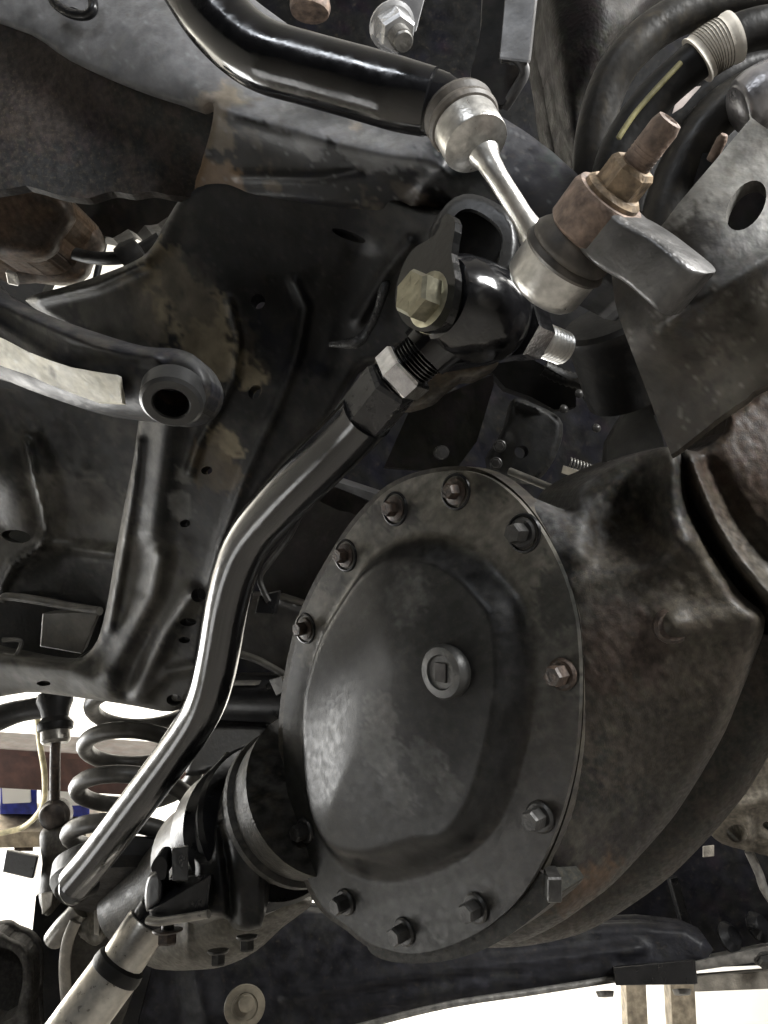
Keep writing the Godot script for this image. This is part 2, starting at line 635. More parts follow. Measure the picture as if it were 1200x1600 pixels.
func _ready() -> void:
	# camera, air, lamps
	var cam := Camera3D.new()
	cam.name = "camera"
	cam.fov = rad_to_deg(2.0 * atan(800.0 / F))
	cam.near = 0.02
	cam.far = 60.0
	cam.transform = Transform3D(cam_basis, cam_at)
	add_child(cam)
	cam.current = true
	var env := Environment.new()
	env.background_mode = Environment.BG_COLOR
	env.background_color = lin(0.5, 0.5, 0.5)
	env.background_energy_multiplier = 0.026
	env.tonemap_mode = Environment.TONE_MAPPER_LINEAR
	env.tonemap_exposure = 1.12
	env.sdfgi_enabled = true
	env.ssao_enabled = true
	env.ssil_enabled = true
	var we := WorldEnvironment.new()
	we.name = "air"
	we.environment = env
	add_child(we)
	lamp("far_bay_lamp", Vector3(-1.7, -0.75, -1.6), Vector3(-0.1, -0.1, -0.75), 1.0, 0.7, 3.0, Color(0.99, 0.99, 0.985))
	lamp("low_lamp", Vector3(-1.45, -1.05, -0.35), Vector3(-0.1, -0.1, -0.65), 0.6, 0.4, 0.3, Color(0.99, 0.99, 0.985))
	lamp("wheel_side_lamp", Vector3(1.0, 1.0, 0.08), Vector3(0.1, 0.1, -0.5), 0.5, 0.4, 5.4, Color(0.99, 0.99, 0.985))
	lamp("front_lamp", Vector3(-0.4, 1.2, 0.6), Vector3(-0.05, 0.05, -0.6), 0.5, 0.16, 0.5, Color(0.95, 0.97, 1.0))
	lamp("arch_lamp", Vector3(0.95, 0.75, -0.72), Vector3(0.15, 0.1, -0.42), 0.4, 0.4, 0.9, Color(1.0, 0.99, 0.97))
	lamp("wall_lamp", Vector3(-3.2, -0.2, -2.6), Vector3(-3.4, 0.1, -5.0), 2.0, 0.8, 22.0, Color(1.0, 0.98, 0.94))
	lamp("floor_end_lamp", Vector3(0.1, -1.2, -3.2), Vector3(0.1, -1.5, -5.0), 1.0, 0.6, 14.0, Color(1.0, 0.98, 0.94))

	noise.seed = 21
	noise.frequency = 0.6
	noise.fractal_octaves = 4
	fine.seed = 4
	fine.frequency = 0.6
	fine.fractal_octaves = 3
	make_materials()
	build_garage()
	build_body()
	build_frame()
	build_housing()
	build_cover()
	build_track_bar()
	build_sway()
	build_wheel_side()
	build_far_side()
	build_engine_bay()

func lamp(called: String, from: Vector3, to: Vector3, w: float, h: float, e: float, c: Color) -> void:
	var l := AreaLight3D.new()
	l.name = called
	l.area_size = Vector2(w, h)
	l.light_energy = e
	l.light_color = c
	l.area_range = 20.0
	l.shadow_enabled = true
	add_child(l)
	var a := cam_at + cam_basis * from
	l.look_at_from_position(a, cam_at + cam_basis * to, Vector3.UP)

func wall_slab(called: String, centre: Vector3, size: Vector3, m: Material) -> void:
	var b := BoxMesh.new()
	b.size = size
	var o := put(called, b, m)
	o.position = centre
	structure(o)

func build_garage() -> void:
	wall_slab("garage_floor", Vector3(0, -0.1, -1.0), Vector3(12, 0.2, 12), M.concrete)
	wall_slab("garage_wall", Vector3(-0.5, 2.0, -5.1), Vector3(12, 4.2, 0.2), M.wall)
	wall_slab("garage_side_wall", Vector3(-4.6, 2.0, -1.0), Vector3(0.2, 4.2, 8.4), M.wall)
	wall_slab("garage_ceiling", Vector3(0, 4.1, -1.0), Vector3(12, 0.2, 12), M.wall)
	# reddish lift beam seen behind the far spring
	var a := at(-60, 1186, 2.1)
	var b := at(520, 1222, 2.3)
	var beam := thing("lift_beam", (a + b) * 0.5, "red-brown painted steel beam crossing behind the far coil spring", "beam")
	put("beam_web", bar(a, b, 0.105, 0.1, 0.04), M.redbeam, beam)
	var fl_a := at(-60, 1157, 2.08)
	var fl_b := at(520, 1193, 2.28)
	put("beam_flange", bar(fl_a, fl_b, 0.016, 0.14, 0.1), M.redbeam, beam)
	# boxes on the shelf behind it
	var g := "printed boxes stacked behind the beam"
	for k in 2:
		var x0 := 2.0 + k * -62.0
		var c := deep([x0 - 2, 1216, 3.0, x0 - 2, 1272, 3.0, x0 + 56, 1272, 3.0, x0 + 56, 1216, 3.0, x0 - 2, 1216, 3.25, x0 - 2, 1272, 3.25, x0 + 56, 1272, 3.25, x0 + 56, 1216, 3.25])
		if k == 1:
			c = deep([64, 1217, 3.0, 64, 1276, 3.0, 140, 1276, 3.0, 140, 1217, 3.0, 64, 1217, 3.25, 64, 1276, 3.25, 140, 1276, 3.25, 140, 1217, 3.25])
		var o := thing("printed_box", c[1], ["blue and white printed box nearest the frame edge, beside the thin yellow hose", "blue and white printed box behind the far stabiliser link rod"][k], "box", g)
		put("carton", block(c, 0.02), M.blue, o)
		var lx: float = 0.0 if k == 0 else 66.0
		put("label_panel", bar(at(lx + (4 if k == 0 else 2), 1243, 2.99), at(lx + (48 if k == 0 else 68), 1241, 2.99), 0.06 if k == 0 else 0.08, 0.006), M.wall, o)
	var sh := thing("shelf_board", at(40, 1300, 3.05), "pale shelf board below the blue and white boxes", "shelf board")
	put("board", bar(at(-80, 1290, 3.1), at(150, 1286, 3.15), 0.06, 0.3, 0.05), M.wood, sh)
	var cb := deep([22, 1300, 3.0, 22, 1330, 3.0, 52, 1330, 3.0, 52, 1300, 3.0, 22, 1300, 3.2, 22, 1330, 3.2, 52, 1330, 3.2, 52, 1300, 3.2])
	var bb := thing("brown_carton", cb[1], "small brown carton just under the pale shelf board", "box")
	put("carton", block(cb, 0.04), M.brown, bb)
	var hose := thing("air_hose", at(70, 1180, 1.9), "thin pale yellow hose hanging down behind the far stabiliser link", "hose")
	put("hose_line", tube(spline(deep([58, 1120, 1.9, 62, 1160, 1.9, 70, 1215, 1.9, 66, 1260, 1.92, 40, 1290, 1.95, 10, 1300, 1.95, -40, 1308, 1.95]), 6), 0.007, 10), M.hose_yellow, hose)
	# stud wall under the bumper edge
	for k in 2:
		var sx: float = [996.0, 1068.0][k]
		var o := thing("wall_stud", at(sx, 1700, 3.0), ["narrower pale timber stud of the pair below the bumper edge", "broader pale timber stud of the pair below the bumper edge"][k], "timber stud", "timber studs of the back wall")
		put("stud", bar(at(sx - 10, 1480, 3.0), at(sx + 6, 1800, 3.0), 0.075 if k == 0 else 0.09, 0.08, 0.04), M.wood, o)
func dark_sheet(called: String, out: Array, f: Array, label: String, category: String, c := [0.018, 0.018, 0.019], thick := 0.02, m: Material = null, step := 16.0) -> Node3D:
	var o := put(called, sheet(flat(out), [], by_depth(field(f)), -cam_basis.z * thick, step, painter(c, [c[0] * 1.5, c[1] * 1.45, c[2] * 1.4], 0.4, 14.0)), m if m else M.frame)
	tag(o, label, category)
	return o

func build_body() -> void:
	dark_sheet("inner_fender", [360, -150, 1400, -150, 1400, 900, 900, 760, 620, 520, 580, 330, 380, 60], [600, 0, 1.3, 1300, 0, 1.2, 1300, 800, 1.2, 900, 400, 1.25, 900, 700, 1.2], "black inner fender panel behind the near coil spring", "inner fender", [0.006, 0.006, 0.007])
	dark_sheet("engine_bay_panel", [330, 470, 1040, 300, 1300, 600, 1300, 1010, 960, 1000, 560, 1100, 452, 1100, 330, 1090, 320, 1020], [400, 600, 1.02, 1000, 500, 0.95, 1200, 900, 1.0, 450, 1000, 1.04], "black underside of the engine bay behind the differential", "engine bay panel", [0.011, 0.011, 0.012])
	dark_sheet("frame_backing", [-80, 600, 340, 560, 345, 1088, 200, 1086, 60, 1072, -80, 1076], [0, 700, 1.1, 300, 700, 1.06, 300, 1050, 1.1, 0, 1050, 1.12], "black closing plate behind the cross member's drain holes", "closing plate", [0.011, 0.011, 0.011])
	# bumper underside and its bright bottom edge
	var f := [200, 1450, 1.12, 900, 1420, 1.08, 900, 1520, 1.05, 300, 1600, 1.08, 1200, 1480, 1.02]
	var v := thing("bumper_underside", at(640, 1560, 1.06), "broad blue-black bumper underside below the differential with a thin bright bottom edge", "bumper")
	var out := round_line(flat([140, 1560, 200, 1470, 330, 1440, 480, 1420, 700, 1450, 1000, 1440, 1100, 1462, 1100, 1506, 960, 1530, 830, 1553, 700, 1571, 574, 1602, 420, 1650, 100, 1700, 60, 1640]), 2)
	var ridges := [[flat([450, 1560, 560, 1535, 700, 1515, 860, 1500, 1000, 1482]), 9.0, 0.012], [flat([520, 1580, 640, 1555, 800, 1530, 960, 1507]), 7.0, 0.008], [flat([330, 1440, 310, 1520, 330, 1620]), 24.0, 0.014]]
	put("panel", sheet(out, [], by_depth(field(f), 10.0, 0.012, ridges), -cam_basis.z * 0.02, 8.0, painter([0.023, 0.023, 0.027], [0.032, 0.032, 0.035], 0.3, 14.0), true), M.frame, v)
	put("bottom_edge", tube(spline(deep([330, 1672, 1.06, 440, 1638, 1.055, 574, 1601, 1.05, 700, 1570, 1.045, 830, 1550, 1.045, 940, 1533, 1.04, 975, 1528, 1.04]), 5), 0.0042, 10), M.steel, v)
	put("end_pad", block(deep([958, 1512, 1.0, 962, 1540, 1.0, 1090, 1538, 1.0, 1086, 1500, 1.0, 958, 1508, 1.06, 962, 1536, 1.06, 1090, 1534, 1.06, 1086, 1496, 1.06]), 0.05), M.darker, v)
	for k in 2:
		var c := at([945.0, 1065.0][k], [1549.0, 1546.0][k], 1.03)
		put("pad_bolt", lathe(v2s([0, 0, 0.012, 0, 0.01, 0.006, 0, 0.007]), frame_at(c, c + way(0, -0.8, 0.6)), 14), M.steel, v)
	# plastic push clip
	var pc := at(382, 1572, 1.03)
	var clip := thing("push_clip", pc, "round beige plastic push clip fixed on the dark bumper underside", "fastener clip")
	put("clip_flange", lathe(v2s([0, 0, 0.0255, 0, 0.0265, 0.002, 0.0255, 0.004, 0.017, 0.0045, 0.016, 0.002, 0, 0.002]), frame_at(pc, pc + way(0.25, 0.25, 0.93)), 36), M.clip, clip)
	put("clip_pin", lathe(v2s([0, 0, 0.0105, 0, 0.0105, 0.008, 0.0095, 0.0095, 0, 0.0098]), frame_at(pc + way(0.2, 0.6, 0) * 0.006, pc + way(0.2, 0.6, 0) * 0.006 + way(0.25, 0.25, 0.93)), 28), M.clip, clip)
	# bright sill running out of the frame
	var sill := thing("sill_strip", at(1150, 1536, 1.0), "pale metal sill strip at the edge beside the black bumper pad", "trim strip")
	put("strip", block(deep([1084, 1527, 1.02, 1084, 1550, 1.02, 1330, 1540, 0.98, 1330, 1508, 0.98, 1084, 1521, 1.06, 1084, 1546, 1.06, 1330, 1534, 1.02, 1330, 1502, 1.02]), 0.06), M.pale, sill)
	put("upper_flange", block(deep([1060, 1507, 1.03, 1070, 1520, 1.03, 1330, 1482, 0.99, 1330, 1452, 0.99, 1060, 1500, 1.1, 1070, 1512, 1.1, 1330, 1474, 1.06, 1330, 1446, 1.06]), 0.06), M.steel, sill)
	var sb := at(1192, 1497, 0.99)
	put("sill_bolt", hex_bolt(0.009, 0.007, 0.012, 0.003, frame_at(sb, sb + way(0.1, -0.4, 1))), M.bolt, sill)
	# dark cavity and pale casting beyond the housing
	dark_sheet("splash_shield", [860, 1380, 1060, 1280, 1400, 1240, 1400, 1500, 1100, 1512, 960, 1500, 860, 1490], [900, 1450, 1.2, 1300, 1300, 1.15, 1100, 1500, 1.15], "black splash shield behind the round back of the axle housing", "splash shield", [0.011, 0.011, 0.013])
	var rib := put("shield_rib", bar(at(1050, 1370, 1.12), at(1078, 1470, 1.1), 0.012, 0.02, 0.1), M.darker)
	tag(rib, "narrow dark rib standing on the black splash shield", "rib")
	var cs := thing("pale_casting", at(1170, 1290, 0.9), "pale dusty gearbox casting showing past the round back of the axle housing", "casting")
	var cf := field([1100, 1240, 0.95, 1300, 1200, 0.9, 1200, 1330, 0.98, 1150, 1280, 0.95])
	put("case", sheet(round_line(flat([1150, 1240, 1220, 1120, 1650, 1060, 1650, 1380, 1240, 1342, 1180, 1332, 1128, 1318, 1108, 1296, 1120, 1270]), 3), [ring(1152, 1302, 17, 14, 0.2), ring(1207, 1292, 16, 8, 0.3)], by_depth(cf, 16.0, 0.015, [[flat([1120, 1268, 1200, 1250, 1300, 1240]), 12.0, 0.012], [flat([1168, 1285, 1172, 1330]), 9.0, 0.012], [flat([1190, 1310, 1280, 1322]), 8.0, 0.01]]), -cam_basis.z * 0.06, 7.0, painter([0.24, 0.215, 0.175], [0.12, 0.105, 0.085], 0.35, 16.0), true), M.cast, cs)
	put("case_foot", block(deep([1098, 1322, 0.95, 1098, 1340, 0.95, 1116, 1338, 0.95, 1116, 1320, 0.95, 1098, 1322, 0.99, 1098, 1340, 0.99, 1116, 1338, 0.99, 1116, 1320, 0.99]), 0.1), M.pale, cs)
	var hs := put("vent_hose", tube(spline(deep([1170, 1330, 1.0, 1186, 1365, 1.0, 1196, 1392, 1.0, 1230, 1440, 1.0]), 6), 0.0055, 12), M.steel)
	tag(hs, "thin grey vent hose hanging below the pale gearbox casting", "hose")
	for k in 2:
		var lp := at([1135.0, 1180.0][k], [1466.0, 1450.0][k], 1.05)
		var fl := put("harness_clip", lathe(v2s([0, 0, 0.017, 0, 0.02, 0.006, 0.012, 0.014, 0, 0.016]), frame_at(lp, lp + way(0.5, 0.6, 0.6)), 12), M.darker)
		tag(fl, ["larger black harness clip on the splash shield beside the sill strip", "smaller black harness clip on the splash shield, close under the vent hose"][k], "clip", "harness clips on the splash shield")

func build_frame() -> void:
	# frame rail: grey side face turning under
	var r := thing("frame_rail", at(450, 180, 0.56), "long grey frame rail with dried mud along its lower bend", "frame rail")
	var f := field([0, 0, 0.60, 250, 40, 0.565, 330, 140, 0.55, 480, 190, 0.535, 690, 240, 0.50, 900, 330, 0.47, 0, 60, 0.60, 400, 330, 0.585, 600, 340, 0.55, 300, 300, 0.60, 700, 320, 0.535, 980, 420, 0.47, 450, 80, 0.58, 700, 150, 0.53, 250, -60, 0.6, 900, 250, 0.5])
	var out := round_line(flat([-60, 10, -60, -60, 250, -90, 480, 60, 640, 120, 780, 180, 900, 270, 1000, 400, 1000, 470, 930, 440, 880, 420, 800, 390, 740, 330, 690, 340, 640, 345, 560, 325, 420, 310, 300, 308, 312, 262, 330, 200, 332, 160, 300, 168, 210, 140, 110, 95, 50, 55]), 3)
	var grey := [0.13, 0.131, 0.136]
	var mud := Color(0.27, 0.22, 0.16)
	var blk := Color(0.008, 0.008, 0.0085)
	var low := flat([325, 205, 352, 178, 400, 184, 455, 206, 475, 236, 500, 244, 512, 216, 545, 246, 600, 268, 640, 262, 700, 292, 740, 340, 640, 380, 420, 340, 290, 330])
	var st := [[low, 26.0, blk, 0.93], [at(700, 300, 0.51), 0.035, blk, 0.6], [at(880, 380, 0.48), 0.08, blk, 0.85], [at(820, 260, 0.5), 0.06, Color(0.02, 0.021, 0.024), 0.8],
		[at(502, 268, 0.56), 0.018, mud, 0.95], [at(545, 272, 0.55), 0.012, mud, 0.8], [at(440, 272, 0.57), 0.016, Color(0.13, 0.1, 0.07), 0.7], [at(400, 200, 0.56), 0.018, Color(0.09, 0.08, 0.065), 0.6], [at(585, 300, 0.55), 0.018, Color(0.1, 0.085, 0.065), 0.7], [at(340, 285, 0.595), 0.028, Color(0.17, 0.115, 0.07), 0.85], [at(520, 260, 0.56), 0.022, mud, 0.6], [at(365, 160, 0.55), 0.012, Color(0.16, 0.15, 0.13), 0.7], [at(340, 190, 0.56), 0.022, mud, 0.5], [at(560, 225, 0.54), 0.02, mud, 0.4], [at(610, 262, 0.54), 0.014, mud, 0.7], [at(645, 300, 0.54), 0.02, Color(0.075, 0.062, 0.05), 0.7], [at(480, 290, 0.575), 0.018, Color(0.09, 0.065, 0.05), 0.6]]
	var rg := [[flat([330, 168, 430, 195, 520, 222, 600, 243, 690, 262]), 26.0, 0.012], [flat([370, 275, 500, 278, 560, 268]), 6.0, 0.004], [flat([640, 330, 668, 290, 690, 268]), 12.0, 0.006]]
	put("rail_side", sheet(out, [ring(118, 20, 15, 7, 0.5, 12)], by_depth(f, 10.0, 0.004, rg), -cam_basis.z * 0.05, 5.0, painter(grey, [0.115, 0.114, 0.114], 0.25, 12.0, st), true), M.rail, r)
	var pd := thing("rail_eyelet", at(115, 5, 0.57), "oval tow eyelet ring on the grey frame rail at the frame's upper border", "eyelet")
	put("ring", tube(spline(deep([72, -30, 0.58, 84, 2, 0.575, 108, 20, 0.57, 134, 24, 0.567, 146, 12, 0.565, 140, -14, 0.57]), 6), 0.0035, 10), M.darker, pd)
	# dark skid sheet below the rail
	var sk := thing("skid_sheet", at(150, 300, 0.58), "dark brown-black sheet under the grey frame rail, speckled with dirt", "sheet")
	var sf := field([0, 60, 0.606, 110, 100, 0.594, 210, 140, 0.582, 300, 170, 0.566, 0, 280, 0.585, 280, 300, 0.578, 150, 220, 0.592])
	var so := round_line(flat([-60, -20, 40, 30, 110, 70, 210, 120, 290, 145, 360, 150, 360, 205, 345, 270, 310, 306, 280, 306, 262, 304, 235, 299, 205, 303, 176, 299, 150, 306, 132, 310, 90, 304, 40, 290, -60, 276]), 3)
	var rim := flat([-60, 12, 50, 60, 110, 98, 210, 144, 290, 168, 332, 172, 330, 300])
	var near_rail := func(q: Vector2, _g: float) -> Vector3:
		var own := depth_of(sf, q)
		return at(q.x, q.y, lerpf(depth_of(f, q) + 0.004, own, smoothstep(0.0, 110.0, edge_gap(q, rim, false))))
	put("panel", sheet(so, [], near_rail, -cam_basis.z * 0.012, 6.0, painter([0.022, 0.021, 0.02], [0.042, 0.034, 0.029], 0.4, 16.0, [[at(140, 130, 0.61), 0.06, Color(0.05, 0.037, 0.033), 0.6], [at(60, 160, 0.61), 0.05, Color(0.04, 0.033, 0.03), 0.5]]), true), M.cast, sk)
	# cross member: one pressing that narrows into a leg and turns into the lower beam
	var c := thing("cross_member", at(200, 1060, 0.85), "large black pressed cross member with brown mud patches and round drain holes", "cross member")
	var cf := field([320, 284, 0.590, 430, 276, 0.566, 560, 285, 0.545, 660, 322, 0.528, 430, 325, 0.576, 300, 340, 0.606, 120, 440, 0.68, 200, 470, 0.66, 400, 470, 0.625, 540, 480, 0.60, 330, 560, 0.645, 440, 600, 0.645, 300, 720, 0.695, 240, 720, 0.71, 360, 760, 0.69, 205, 850, 0.765, 280, 860, 0.745, 320, 900, 0.74, 180, 1000, 0.82, 250, 1000, 0.80, 100, 1040, 0.86, 0, 1040, 0.9, 170, 1090, 0.85, 280, 1100, 0.82, -60, 1050, 0.92, 700, 420, 0.55])
	var co := round_line(flat([280, 312, 300, 292, 325, 281, 370, 275, 430, 274, 500, 277, 560, 286, 610, 305, 660, 322, 700, 330, 712, 380, 700, 460, 660, 520, 600, 560, 560, 575, 510, 660, 450, 720, 400, 780, 360, 840, 335, 920, 318, 1000, 310, 1060, 300, 1090, 270, 1112, 215, 1104, 165, 1096, 90, 1086, 40, 1082, -60, 1092, -60, 1012, 0, 1018, 60, 1030, 105, 1035, 130, 1026, 152, 1000, 166, 950, 178, 880, 192, 800, 208, 720, 216, 660, 222, 630, 210, 590, 150, 545, 90, 505, 40, 470, 62, 458, 100, 448, 150, 432, 210, 408, 238, 385, 258, 348]), 3)
	var holes := [ring(403, 471, 11, 12), ring(323, 735, 9, 6.5, -0.2), ring(289, 818, 8, 6, -0.2), ring(310, 930, 12, 11, -0.5), ring(294, 972, 13, 6), ring(288, 1000, 9, 5), ring(272, 1094, 12, 9), ring(68, 1068, 11, 4), ring(398, 612, 9, 12, 0.6), ring(545, 368, 28, 7, 0.35)]
	var tan := Color(0.25, 0.21, 0.14)
	var dust := Color(0.105, 0.097, 0.082)
	var cs := [[at(262, 450, 0.65), 0.036, tan, 0.9], [at(240, 480, 0.655), 0.03, tan, 0.6], [at(330, 500, 0.64), 0.03, tan, 0.85], [at(335, 545, 0.645), 0.034, tan, 0.85], [at(300, 450, 0.64), 0.03, dust, 0.6], [at(180, 480, 0.665), 0.05, dust, 0.7], [at(395, 588, 0.645), 0.014, tan, 0.95], [at(352, 690, 0.68), 0.022, tan, 0.95], [at(362, 668, 0.68), 0.016, tan, 0.9], [at(335, 730, 0.69), 0.028, Color(0.1, 0.078, 0.05), 0.85], [at(283, 790, 0.72), 0.014, Color(0.2, 0.2, 0.19), 0.8], [at(285, 745, 0.7), 0.01, Color(0.15, 0.15, 0.14), 0.8],
		[at(230, 900, 0.78), 0.07, dust, 0.7], [at(100, 1060, 0.86), 0.08, dust, 0.7], [at(250, 1050, 0.82), 0.05, dust, 0.6], [at(15, 1060, 0.9), 0.06, dust, 0.7], [at(480, 480, 0.62), 0.06, Color(0.013, 0.013, 0.014), 0.85], [at(560, 460, 0.6), 0.06, Color(0.013, 0.013, 0.014), 0.8], [at(420, 400, 0.62), 0.05, Color(0.02, 0.02, 0.02), 0.7]]
	var cr := [[flat([358, 470, 372, 530, 366, 590, 340, 640, 312, 690, 296, 740]), 6.0, 0.010], [flat([250, 870, 238, 930, 206, 990, 172, 1050]), 17.0, 0.016], [flat([300, 930, 262, 985, 240, 1030, 215, 1085]), 14.0, 0.016], [flat([460, 440, 478, 480, 462, 560, 430, 640, 385, 740, 345, 850, 325, 920]), 8.0, 0.008], [flat([215, 690, 206, 780, 190, 880, 172, 980]), 7.0, 0.01], [flat([262, 650, 250, 740, 238, 830]), 24.0, 0.016], [flat([560, 500, 600, 430, 640, 380]), 9.0, 0.007], [flat([60, 465, 150, 445, 225, 410]), 9.0, 0.012], [flat([150, 540, 220, 560, 300, 580]), 14.0, 0.01], [flat([500, 560, 520, 480, 560, 400]), 24.0, -0.007], [flat([0, 1040, 110, 1050, 170, 1075]), 22.0, 0.02], [flat([230, 1085, 262, 1050, 310, 1040]), 8.0, 0.008]]
	put("pressing", sheet(co, holes, by_depth(cf, 10.0, 0.012, cr), -cam_basis.z * 0.025, 5.0, painter([0.026, 0.0262, 0.027], [0.046, 0.044, 0.041], 0.3, 14.0, cs), true), M.frame, c)
	put("weld_run", tube(spline(deep([612, 400, 0.57, 606, 430, 0.575, 600, 450, 0.575, 590, 485, 0.58, 575, 515, 0.585, 556, 535, 0.585, 515, 538, 0.59]), 5), radii([0.004, 0.0028, 0.004, 0.003, 0.0032, 0.0045, 0.002], 31), 8), M.darker_shiny, c)
	pass
	# flanged side panel at the far end with its box section
	var p := thing("side_panel", at(60, 1000, 0.95), "dusty pressed side panel with a raised rib, beside the cross member's leg", "panel")
	var pf := field([-60, 600, 0.86, 210, 600, 0.82, 200, 800, 0.90, 0, 800, 0.95, 100, 880, 0.97, 0, 1000, 1.0, 180, 1000, 0.95])
	var po := flat([-60, 600, 230, 630, 230, 720, 210, 860, 190, 1000, 150, 1040, -60, 1030])
	var ps := [[at(130, 790, 0.93), 0.075, Color(0.105, 0.097, 0.08), 0.85], [at(10, 810, 0.95), 0.06, Color(0.085, 0.078, 0.068), 0.8], [at(60, 875, 0.97), 0.045, Color(0.1, 0.095, 0.085), 0.7], [at(170, 760, 0.92), 0.03, Color(0.06, 0.056, 0.05), 0.8], [at(100, 680, 0.86), 0.07, Color(0.015, 0.015, 0.014), 0.8], [at(110, 920, 0.98), 0.06, Color(0.016, 0.016, 0.015), 0.8]]
	put("pressing", sheet(po, [ring(25, 838, 23, 10, 0.12)], by_depth(pf, 0.0, 0.0, [[flat([42, 690, 54, 740, 70, 800, 74, 828, 60, 858, 20, 884, 2, 920]), 6.0, 0.018], [flat([-60, 700, 20, 760, 40, 840, -60, 900]), 50.0, 0.03], [flat([70, 850, 180, 865]), 8.0, 0.01]]), -cam_basis.z * 0.02, 6.0, painter([0.03, 0.029, 0.027], [0.055, 0.051, 0.044], 0.4, 14.0, ps)), M.frame, p)
	var bx := block(deep([66, 958, 0.9, 62, 1010, 0.9, 128, 1022, 0.88, 156, 955, 0.87, 84, 954, 0.96, 82, 1002, 0.96, 136, 1012, 0.94, 160, 950, 0.93]), 0.05)
	put("box_section", bx, M.dusty, p)
	put("box_rim", tube(spline(deep([2, 940, 0.9, 12, 932, 0.9, 60, 938, 0.895, 110, 948, 0.89, 156, 955, 0.87]), 4), 0.005, 8), M.dusty, p)
	put("slot_frame", tube(spline(deep([4, 1000, 0.89, 28, 1000, 0.89, 33, 1006, 0.89, 24, 1024, 0.885, 6, 1022, 0.89]), 4), 0.0025, 8), M.dusty, p)
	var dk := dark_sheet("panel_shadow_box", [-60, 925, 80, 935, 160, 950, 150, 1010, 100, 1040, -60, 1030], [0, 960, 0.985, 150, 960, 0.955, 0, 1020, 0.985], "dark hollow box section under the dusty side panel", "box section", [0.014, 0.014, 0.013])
	# steering arm with paint stripe
	var a := thing("forged_arm", at(268, 660, 0.53), "black forged arm with a white paint stripe, ending in an open round eye", "arm")
	var af := field([-60, 490, 0.598, 100, 560, 0.562, 200, 580, 0.545, 300, 610, 0.53, 200, 540, 0.55, 0, 440, 0.605, 100, 632, 0.605, 0, 590, 0.63, 200, 645, 0.57, -60, 555, 0.645])
	var ao := round_line(flat([-60, 420, 0, 455, 75, 492, 150, 519, 225, 541, 277, 545, 310, 560, 330, 596, 326, 628, 306, 650, 270, 658, 235, 652, 150, 642, 75, 620, 0, 590, -60, 560]), 3)
	put("forging", sheet(ao, [ring(268, 627, 29, 18, 0.08)], by_depth(af, 22.0, 0.018, [[flat([-60, 480, 0, 508, 60, 545, 112, 574, 184, 584]), 8.0, 0.004], [flat([-60, 450, 0, 475, 75, 510, 150, 540, 240, 556]), 14.0, 0.010]]), -cam_basis.z * 0.04, 5.0, painter([0.022, 0.022, 0.024], [0.05, 0.047, 0.043], 0.3, 18.0, [[at(300, 575, 0.53), 0.016, Color(0.1, 0.1, 0.1), 0.6]]), true), M.frame, a)
	var so2 := flat([-60, 500, 0, 527, 40, 548, 75, 562, 112, 574, 150, 581, 184, 586, 187, 605, 191, 630, 150, 628, 112, 614, 75, 600, 40, 584, 0, 571, -60, 548])
	var flecks := []
	for k in 9:
		flecks.append([at(12 + k * 19.0, 548 + k * 7.0 + 14.0 * sin(k * 2.3), 0.57), 0.004 + 0.002 * sin(k * 1.7), Color(0.18, 0.16, 0.12), 0.8])
	put("paint_stripe", sheet(so2, [], by_depth(field([-60, 500, 0.59, 0, 527, 0.577, 100, 570, 0.553, 186, 586, 0.533, 190, 630, 0.553, 100, 610, 0.575, 0, 571, 0.602, -60, 548, 0.617])), -cam_basis.z * 0.008, 5.0, painter([0.86, 0.83, 0.7], [0.8, 0.76, 0.62], 0.2, 30.0, flecks)), M.plate, a)
	var ec := at(268, 628, 0.524)
	put("eye_ring", lathe(v2s([0.0118, -0.012, 0.0118, 0.0012, 0.0128, 0.0022, 0.0185, 0.0022, 0.0208, 0.0002, 0.0215, -0.012]), frame_at(ec, ec + way(0.03, -0.72, 0.69)), 44), M.eye, a)
	put("eye_bore", lathe(v2s([0, -0.03, 0.0118, -0.03, 0.0118, -0.011]), frame_at(ec, ec + way(0.03, -0.72, 0.69)), 32), M.brown, a)

